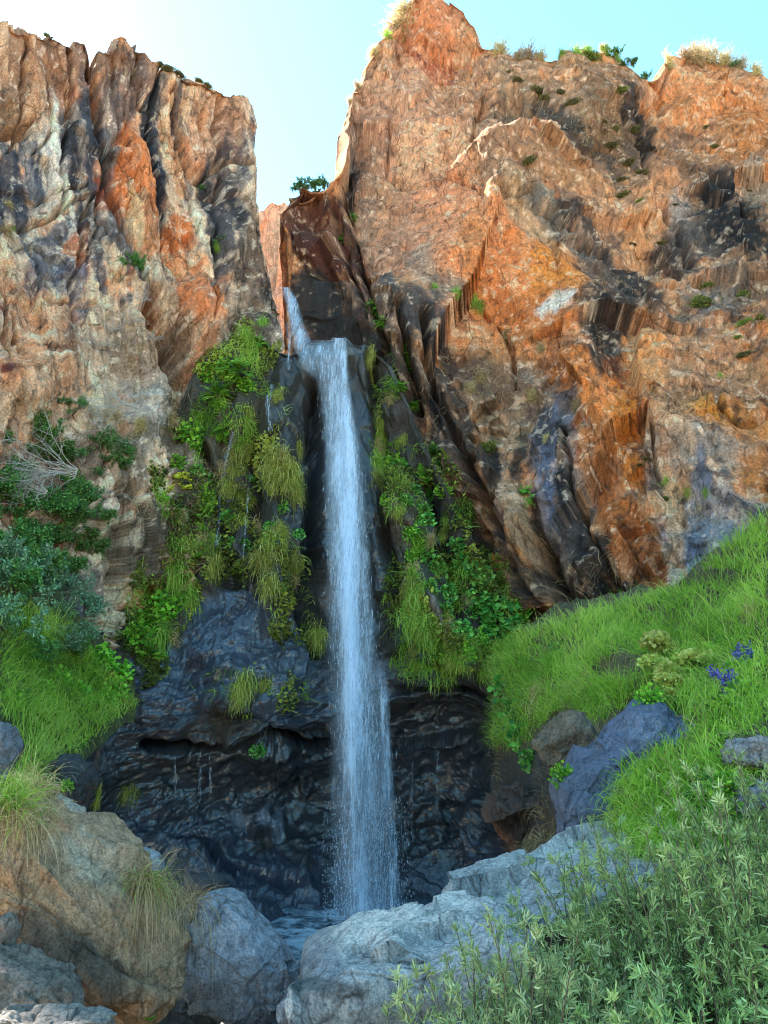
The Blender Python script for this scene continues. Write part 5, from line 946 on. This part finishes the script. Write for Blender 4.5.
# ------------------------------------------------------------------ moss and small growth covering the buttress: stuff
def scatter(n, blobs, seed):
    rs = np.random.default_rng(seed); out = []
    for cx, cy, rx, ry, ang, w in blobs:
        m = int(n * w); r = np.sqrt(rs.random(m)); a = rs.random(m) * 2 * np.pi; u = r * np.cos(a) * rx; v = r * np.sin(a) * ry; th = math.radians(ang)
        out.append(np.stack([cx + u * math.cos(th) - v * math.sin(th), cy + u * math.sin(th) + v * math.cos(th)], -1))
    q = np.vstack(out); q = q[(q[:, 0] > 0) & (q[:, 0] < 767) & (q[:, 1] > 0) & (q[:, 1] < 1023)]
    g = fbm(np.stack([q[:, 0] / 22, q[:, 1] / 30, q[:, 0] * 0], -1), 4, seed); q = q[g > 0.20 + 0.18 * (rs.random(len(q)) - .5)]
    xi = q[:, 0].astype(int); yi = q[:, 1].astype(int); ok = zbuf[yi, xi] < 1e8; return zpos[yi, xi][ok], znor[yi, xi][ok], q[ok]
mb = [(228, 400, 40, 60, 0, 1.0), (190, 470, 40, 60, 0, .8), (270, 480, 34, 100, 0, 1.4), (240, 540, 50, 50, 0, .8), (165, 590, 36, 60, 20, 1.0), (130, 660, 40, 30, 0, .7), (385, 430, 16, 90, 0, .6), (430, 500, 40, 60, -20, .8), (430, 600, 46, 70, -10, 1.2), (480, 600, 40, 60, -20, 1.0), (250, 690, 60, 26, 0, .25), (440, 660, 50, 26, 0, .5), (290, 600, 26, 50, 0, .4), (255, 345, 26, 30, 0, .3), (505, 640, 20, 40, 0, .5)]
P, N, q = scatter(4600, mb, 3); n = len(P)
V, F, lv = leaves(P + N * .01, N + rng.normal(size=(n, 3)) * .7 + [0, 0, -.3], rng.normal(size=(n, 3)) + [0, -.5, .5], vary(n, .05, .15), vary(n, .03, .08), np.clip(.5 + fbm(P * 1.2, 3, 9) * .9 + rng.normal(size=n) * .15, 0, 1))
tag(mesh_obj('moss', V, F, M_MOSS, attrs={'lv': lv}, smooth_=False), 'moss and tiny leaves covering the wet buttress beside the fall', 'moss', kind='stuff')
P, N, q = scatter(2600, mb, 14); n = len(P)
V, F, lv = blades(P, N * .8 + rng.normal(size=(n, 3)) * .4 + [0, 0, .2], vary(n, .15, .42), vary(n, .012, .022), vary(n, .3, .9), 4, np.clip(.5 + fbm(P * .9, 3, 9) + rng.normal(size=n) * .15, 0, 1))
tag(mesh_obj('short_grass', V, F, M_TUSG, attrs={'lv': lv}, smooth_=False), 'short trailing grass among the moss beside the fall', 'grass', kind='stuff')
# dry wisps and scrub on dry cliffs
P, N, q = scatter(2200, [(600, 110, 110, 40, 20, 1.2), (720, 90, 60, 40, 0, .8), (120, 300, 120, 60, 0, .8), (540, 250, 160, 100, 0, .5), (120, 400, 80, 60, 0, 1.4), (60, 420, 70, 40, 0, .6), (480, 400, 60, 60, 0, .6), (600, 130, 90, 60, 30, .7), (720, 330, 60, 60, 0, .4), (560, 560, 60, 50, 0, .4), (700, 500, 60, 26, 0, .3), (180, 520, 50, 60, 0, .7)], 24); n = len(P)
V, F, lv = blades(P, N + rng.normal(size=(n, 3)) * .6, vary(n, .12, .4), vary(n, .008, .016), vary(n, .1, .6), 3)
tag(mesh_obj('dry_scrub', V, F, M_DRY, attrs={'lv': lv}, smooth_=False), 'sparse dry stalks on the ledges of both cliffs', 'dry grass', kind='stuff')

# ------------------------------------------------------------------ grass on the banks: stuff
def bank_grass(poly_top, xr, ymax, n, srcs, label, L, W, name, mat, seed, lean, patch=None):
    rs = np.random.default_rng(seed)
    x = xr[0] + (xr[1] - xr[0]) * rs.random(n); y0 = interp(poly_top, x); y = y0 + (ymax - y0) * rs.random(n) ** 1.0
    xi = np.clip(x.astype(int), 0, 767); yi = np.clip(y.astype(int), 0, 1023); ok = np.isin(zsrc[yi, xi], srcs) & (zbuf[yi, xi] < 1e8)
    if patch is not None: ok &= patch(x, y, rs)
    P = zpos[yi, xi][ok] + rs.normal(size=(ok.sum(), 3)) * [.05, .05, 0.0]; N = znor[yi, xi][ok]; m = len(P)
    cl = fbm(P * 1.6, 3, seed); dirs = np.array(lean)[None] + rs.normal(size=(m, 3)) * [.3, .25, .12] + np.stack([fbm(P * 1.1 + 5, 2, seed + 2) * .7, 0 * cl, 0 * cl], -1)
    ln = vary(m, *L) * (1 + .4 * cl) * (0.55 + 0.45 * smooth(P[:, 1], 6.5, 10))
    V, F, lv = blades(P - N * .02, dirs, ln, vary(m, *W), vary(m, .15, .75), 5, np.clip(.5 + .9 * fbm(P * .8, 3, seed + 7) + rs.normal(size=m) * .3, 0, 1))
    return tag(mesh_obj(name, V, F, mat, attrs={'lv': lv}, smooth_=False), label, 'grass', kind='stuff')
topR = [(495, 660), (505, 645), (560, 620), (640, 598), (680, 590), (768, 514)]
def pR(x, y, rs):
    a = .55 * smooth(fbm(np.stack([x / 30, y / 18, x * 0], -1), 3, 15), .15, .3) + (1 - smooth(ell(x, y, 625, 668, 36, 14, -8), .7, 1.1)) + (1 - smooth(ell(x, y, 570, 770, 70, 50, -30), .7, 1.1)) * .75
    a = a + smooth(y - 742 + (x - 500) * .0, -6, 14) * (x < 566) + smooth(ell(x, y, 560, 790, 40, 50, 0) * -1, -1.1, -.8)
    return rs.random(len(x)) > a
bank_grass(topR, (495, 767), 860, 62000, [5], 'long bright green grass covering the steep right bank', (.22, .5), (.008, .017), 'grass', M_GRASS, 71, (-.35, -.45, 1.0), pR)
bank_grass([(0, 600), (60, 620), (130, 700)], (0, 135), 800, 15000, [6, 1, 3], 'green grass on the left bank below the shrubs', (.18, .42), (.008, .016), 'grass', M_GRASS, 81, (.3, -.45, 1.0), lambda x, y, rs: y < 815 - x * .82)

bank_grass(topR, (495, 767), 860, 9000, [5], 'pale dry stems standing among the green grass of the right bank', (.2, .5), (.006, .012), 'dry_stems', M_DRY, 91, (-.4, -.5, .8), lambda x, y, rs: fbm(np.stack([x / 40, y / 26, x * 0], -1), 3, 5) > .0)
# dry hanging grass on the tan boulder and elsewhere close by
def close_tuft(label, pts, spread, n, L, W, mat, droop, dirv, name='dry_grass_tussock', grp=None):
    P0 = []
    for x, y in pts:
        p, nr = hit(x, y)
        if p is not None: P0.append(p)
    P0 = np.array(P0); root = P0.mean(0); k = rng.integers(0, len(P0), n)
    R = P0[k] + rng.normal(size=(n, 3)) * spread - root
    V, F, lv = blades(R, np.array(dirv) + rng.normal(size=(n, 3)) * [.7, .5, .45], vary(n, *L), vary(n, *W), vary(n, *droop), 6)
    o = mesh_obj(name, V, F, mat, attrs={'lv': lv}, smooth_=False); o.location = root; return tag(o, label, 'grass tuft', grp)
close_tuft('pale dry grass tuft hanging over the right end of the tan boulder', [(132 + k * 7, 878 + k * 3) for k in range(10)], .045, 1500, (.2, .75), (.0025, .005), M_DRY, (.5, 1.1), (.1, -.5, .35))
close_tuft('green and straw grass growing on top of the tan boulder', [(125 + k * 8, 878 + k * 3) for k in range(6)], .04, 420, (.12, .32), (.003, .006), M_TUSG, (.3, .8), (.0, -.4, .8), 'grass_tussock')
close_tuft('reddish dry grass hanging at the left edge over the tan boulder', [(2 + k * 6, 812 + k * 2) for k in range(8)], .07, 520, (.15, .5), (.002, .005), M_DRY, (.3, 1.2), (.1, -.5, .3))
close_tuft('green tuft at the left edge above the dry grass', [(3 + k * 6, 800 + k * 2) for k in range(4)], .05, 350, (.15, .35), (.004, .008), M_TUSG, (.2, .6), (.1, -.3, .8), 'grass_tussock')
close_tuft('straw grass behind the square pale stone', [(20 + k * 5, 792) for k in range(5)], .05, 260, (.15, .35), (.004, .007), M_DRY, (.2, .6), (.1, -.3, .8))
close_tuft('thin straw grass on the tan boulder crest near the grey stone', [(96 + k * 6, 846 + k * 4) for k in range(4)], .04, 160, (.1, .25), (.003, .005), M_DRY, (.3, .8), (.1, -.3, .8))

# bleached branch fan on the left bank
def branch_fan(label, px, py, sz, seed, yaw, tilt, name='dead_branch'):
    p, nr = hit(px, py); pths, a, b, tp, td = branch_net(16, 1.0, 1.0, .30, 3, seed, 0.02, .6, .42); V, F = tubes(pths, a, b, 4)
    o = mesh_obj(name, V, F, M_TWIG); _, _, f = project(p); sc = sz * f / FPX; o.scale = (sc,) * 3; o.location = p + np.array([0, -.85, .05]); o.rotation_euler = (0.3, tilt, yaw)
    return tag(o, label, 'branch')
branch_fan('bleached grey dead branches fanning over the bushes at the left edge', 90, 488, 62, 5, 0.1, -1.45)
branch_fan('second dead branch fan of thin grey twigs low among the left bushes', 62, 506, 38, 8, -.1, -1.2)
branch_fan('grey dead branch trailing above the bushes below the left cliff', 150, 424, 42, 11, .0, -1.5)

# ------------------------------------------------------------------ willow bushes, flowers (foreground right)
def willow(label, base, H, spread, nst, nl, lmat, seed, leafL=(.028, .055), lean=(0, 0)):
    rs = np.random.default_rng(seed); root = empty('willow_shrub', base); tag(root, label, 'shrub', 'willow shrubs in the right foreground')
    pths, a, b = [], [], []; C, A, LVs = [], [], []
    for k in range(nst):
        th = rs.random() * 2 * np.pi; r = rs.random() ** .5; p = np.array([math.cos(th) * r * spread * .35, math.sin(th) * r * spread * .35, -.3]); out = np.array([math.cos(th) * r * spread * .8 + lean[0], math.sin(th) * r * spread * .5 + lean[1], 0])
        l = H * rs.uniform(.6, 1.12) * (1.0 - .3 * r); d = unit(np.array([out[0], out[1], H * 1.1])); m = 14; path = [p.copy()]; lv0 = rs.random()
        for j in range(m):
            d = unit(d + rs.normal(size=3) * .07 + [0, 0, .02]); p = p + d * (l + .3) / m; path.append(p.copy())
            if j >= 2:
                # side twig
                if rs.random() < .75:
                    td = unit(d * .8 + rs.normal(size=3) * .55); tp = p.copy(); tl = rs.uniform(.10, .26) * (1.15 - j / m); tpath = [tp.copy()]
                    for w in range(5):
                        td = unit(td + rs.normal(size=3) * .1 + [0, 0, .08]); tp = tp + td * tl / 5; tpath.append(tp.copy())
                        for z in range(4):
                            C.append(tp + rs.normal(size=3) * .006); A.append(unit(td * .8 + rs.normal(size=3) * .6)); LVs.append(lv0)
                    pths.append(np.array(tpath)); a.append(.002); b.append(.001)
                for z in range(4): C.append(p + rs.normal(size=3) * .01); A.append(unit(d * .9 + rs.normal(size=3) * .55)); LVs.append(lv0)
        pths.append(np.array(path)); a.append(.006); b.append(.0018)
    V, F = tubes(pths, a, b, 4); mesh_obj('stem', V, F, M_BARK, root)
    C, A, LVs = np.array(C), np.array(A), np.array(LVs); n = len(C)
    if n > nl: k = rs.permutation(n)[:nl]; C, A, LVs = C[k], A[k], LVs[k]; n = nl
    V, F, lv = leaves(C, A, rs.normal(size=(n, 3)) + [0, -.3, .8], vary(n, *leafL), vary(n, .006, .010), np.clip(.25 + .4 * LVs + rs.normal(size=n) * .2, 0, 1)); mesh_obj('foliage', V, F, lmat, root, {'lv': lv}, smooth_=False)
    return root
def at(px, D, z): # point on ground under a photo column
    return (float((px - CX) / FPX * D * 1.0), D, z)
willow('silvery willow shrub lowest in the foreground right of the pale boulder', at(505, 3.9, -.15), 1.08, .6, 130,41600, M_WILG, 1, lean=(-.02, 0))
willow('silver leaved willow shoot cluster beside the pale flat boulder', at(585, 3.5, -.15), 0.85, .5, 100,24000, M_WILG, 2)
willow('tall green willow shrub at the right edge', at(735, 4.1, 0.0), 1.6, .8, 150,48000, M_WIL, 3)
willow('green willow shrub in front of the long pale slab', at(640, 4.6, -.1), 1.38, .8, 150,48000, M_WIL, 4)
willow('dense low green willow shrub in the bottom right corner', at(700, 3.2, -.1), 0.98, .65, 120,38400, M_WIL, 5)
willow('small olive willow shrub standing behind the others near the right edge', at(790, 5.0, .2), 1.6, .7, 110,32000, M_WIL, 6)
willow('slender open willow shoots in front of the blue grey boulder', at(600, 5.6, -.3), 1.4, .9, 40, 9000, M_WILG, 7)

def umbel(label, px, py, sz, seed, dz=0):
    rs = np.random.default_rng(seed); p, nr = hit(px, py); _, _, f = project(p); p = unproject(np.array(float(px)), np.array(float(py)), p[1] - .35); sc = sz * f / FPX
    root = empty('umbel_plant', p - [0, 0, sc * 1.2]); tag(root, label, 'flower', 'pale yellow green umbel flowers on the right bank')
    for k in range(5):
        hd = np.array([rs.normal() * .5, rs.normal() * .3, 1.4 + rs.normal() * .3]); C = []; st = [np.array([[0, 0, -.2], hd * .5 + [0, 0, -.05], hd - [0, 0, .15]])]
        for z in range(260):
            v = unit(rs.normal(size=3)); v[2] = abs(v[2]); C.append(hd + v * [.36, .36, .24])
        for z in range(12):
            v = unit(rs.normal(size=3)); v[2] = abs(v[2]); st.append(np.array([hd - [0, 0, .15], hd + v * [.18, .18, .12]]))
        V, F = tubes([s_ * sc for s_ in st], [.02 * sc] * len(st), [.012 * sc] * len(st), 3); so_ = mesh_obj('stem', V, F, M_STEM, root)
        C = np.array(C) * sc; n = len(C); V, F, lv = leaves(C, rs.normal(size=(n, 3)), rs.normal(size=(n, 3)) + [0, -.5, 1], vary(n, .034, .05) * sc * 3, vary(n, .025, .04) * sc * 3, shape='round')
        mesh_obj('flower_head', V, F, M_YEL, so_, {'lv': lv}, smooth_=False)
umbel('leftmost pale yellow umbel flower cluster in the grass', 664, 660, 34, 1); umbel('largest pale yellow umbel flower cluster, middle of the group', 686, 664, 38, 2); umbel('rightmost pale yellow umbel flower cluster of the group', 704, 656, 30, 3)
umbel('low yellow umbel flower plant below the main flower group', 672, 696, 22, 4)
def flowerspike(label, px, py, seed):
    rs = np.random.default_rng(seed); p, nr = hit(px, py); p = unproject(np.array(float(px)), np.array(float(py)), p[1] - .6); root = empty('blue_flower', p - [0, 0, .25]); tag(root, label, 'flower', 'blue flowers near the right edge')
    for k in range(7):
        hd = np.array([rs.normal() * .09, rs.normal() * .08, .3 + rs.normal() * .06]); C = [hd + rs.normal(size=3) * [.018, .018, .03] for z in range(40)]; n = 40
        V, F = tubes([np.array([[0, 0, -.15], hd * .6, hd])], [.004], [.003], 3); so_ = mesh_obj('stem', V, F, M_STEM, root)
        V, F, lv = leaves(np.array(C), rs.normal(size=(n, 3)), rs.normal(size=(n, 3)), vary(n, .02, .035), vary(n, .015, .025), shape='round'); mesh_obj('flower_head', V, F, M_FLW, so_, {'lv': lv}, smooth_=False)
for k, (x, y, l) in enumerate([(742, 656, 'leftmost blue flower cluster near the right edge'), (754, 644, 'middle blue flower cluster near the right edge'), (764, 640, 'topmost blue flower cluster at the right edge'), (724, 684, 'lowest blue flower cluster above the leafy plants'), (764, 660, 'lower blue flower cluster touching the right edge')]): flowerspike(l, x, y, 40 + k)
# leafy weeds on the right bank
weeds = [('brd', 560, 650, 20, 'small round leaved weed at the top left of the right grass slope'), ('lush', 600, 640, 16, 'small leafy weed under the cliff foot on the right slope'), ('dry', 640, 690, 30, 'dry straw tuft below the umbel flowers'), ('lush', 650, 700, 26, 'leafy weed above the blue grey boulder'), ('dry', 540, 700, 24, 'dry straw tuft in the left part of the right grass slope'),
         ('fern', 720, 650, 26, 'feathery weed between the umbels and the blue flowers'), ('dry', 590, 690, 26, 'dry straw tuft above the brown weathered rock'), ('lush', 735, 675, 28, 'leafy weed under the blue flowers'), ('brd', 705, 720, 30, 'round leaved weed right of the blue grey boulder top'), ('dry', 750, 620, 26, 'dry straw tuft near the right edge on the slope'), ('dry', 690, 625, 24, 'dry straw tuft above the umbel flowers'), ('brd', 505, 690, 26, 'round leaved plant at the left rim of the grass slope'), ('lush', 512, 775, 24, 'leafy plant at the alcove edge under the slope'),
         ('lush', 742, 705, 42, 'bright leafy weed by the blue flowers'), ('lush', 722, 715, 34, 'leafy weed left of the brightest weed on the right bank'), ('fern', 690, 770, 34, 'feathery green weed right of the blue grey boulder'), ('lush', 760, 690, 36, 'leafy weed at the right picture edge'), ('shrub', 700, 800, 34, 'small dark leaved weed behind the willows'),
         ('fern', 690, 700, 26, 'yellow green feathery weed left of the blue flowers'), ('lush', 560, 775, 22, 'round leafy plant left of the blue grey boulder'), ('brd', 520, 735, 30, 'round leaved plant on the lower left of the grass slope'), ('brd', 530, 760, 24, 'round leaved plant hanging under the grass slope'), ('brd', 515, 715, 28, 'round leaved plant beside the alcove edge'), ('lush', 730, 790, 36, 'leafy weed under the small edge rock'), ('fern', 150, 1010, 14, 'tiny bright fern in the dark gap under the tan boulder')]
for kind, x, y, sz, lab in weeds:
    p, nr = hit(x, y); name, desc, cat = KIND[kind]; _, _, f = project(p); sc = sz * f / FPX; prs = PR[kind][len(lab) % len(PR[kind])]
    o = empty(name, tuple(p)); tag(o, lab, cat, 'weeds on the lower banks'); o.scale = (sc,) * 3; o.rotation_euler = (0, 0, (len(lab) % 7) * .1 - .3)
    for nm, me in prs: c = bpy.data.objects.new(nm, me); COL.objects.link(c); c.parent = o
print('objects', len(bpy.data.objects))
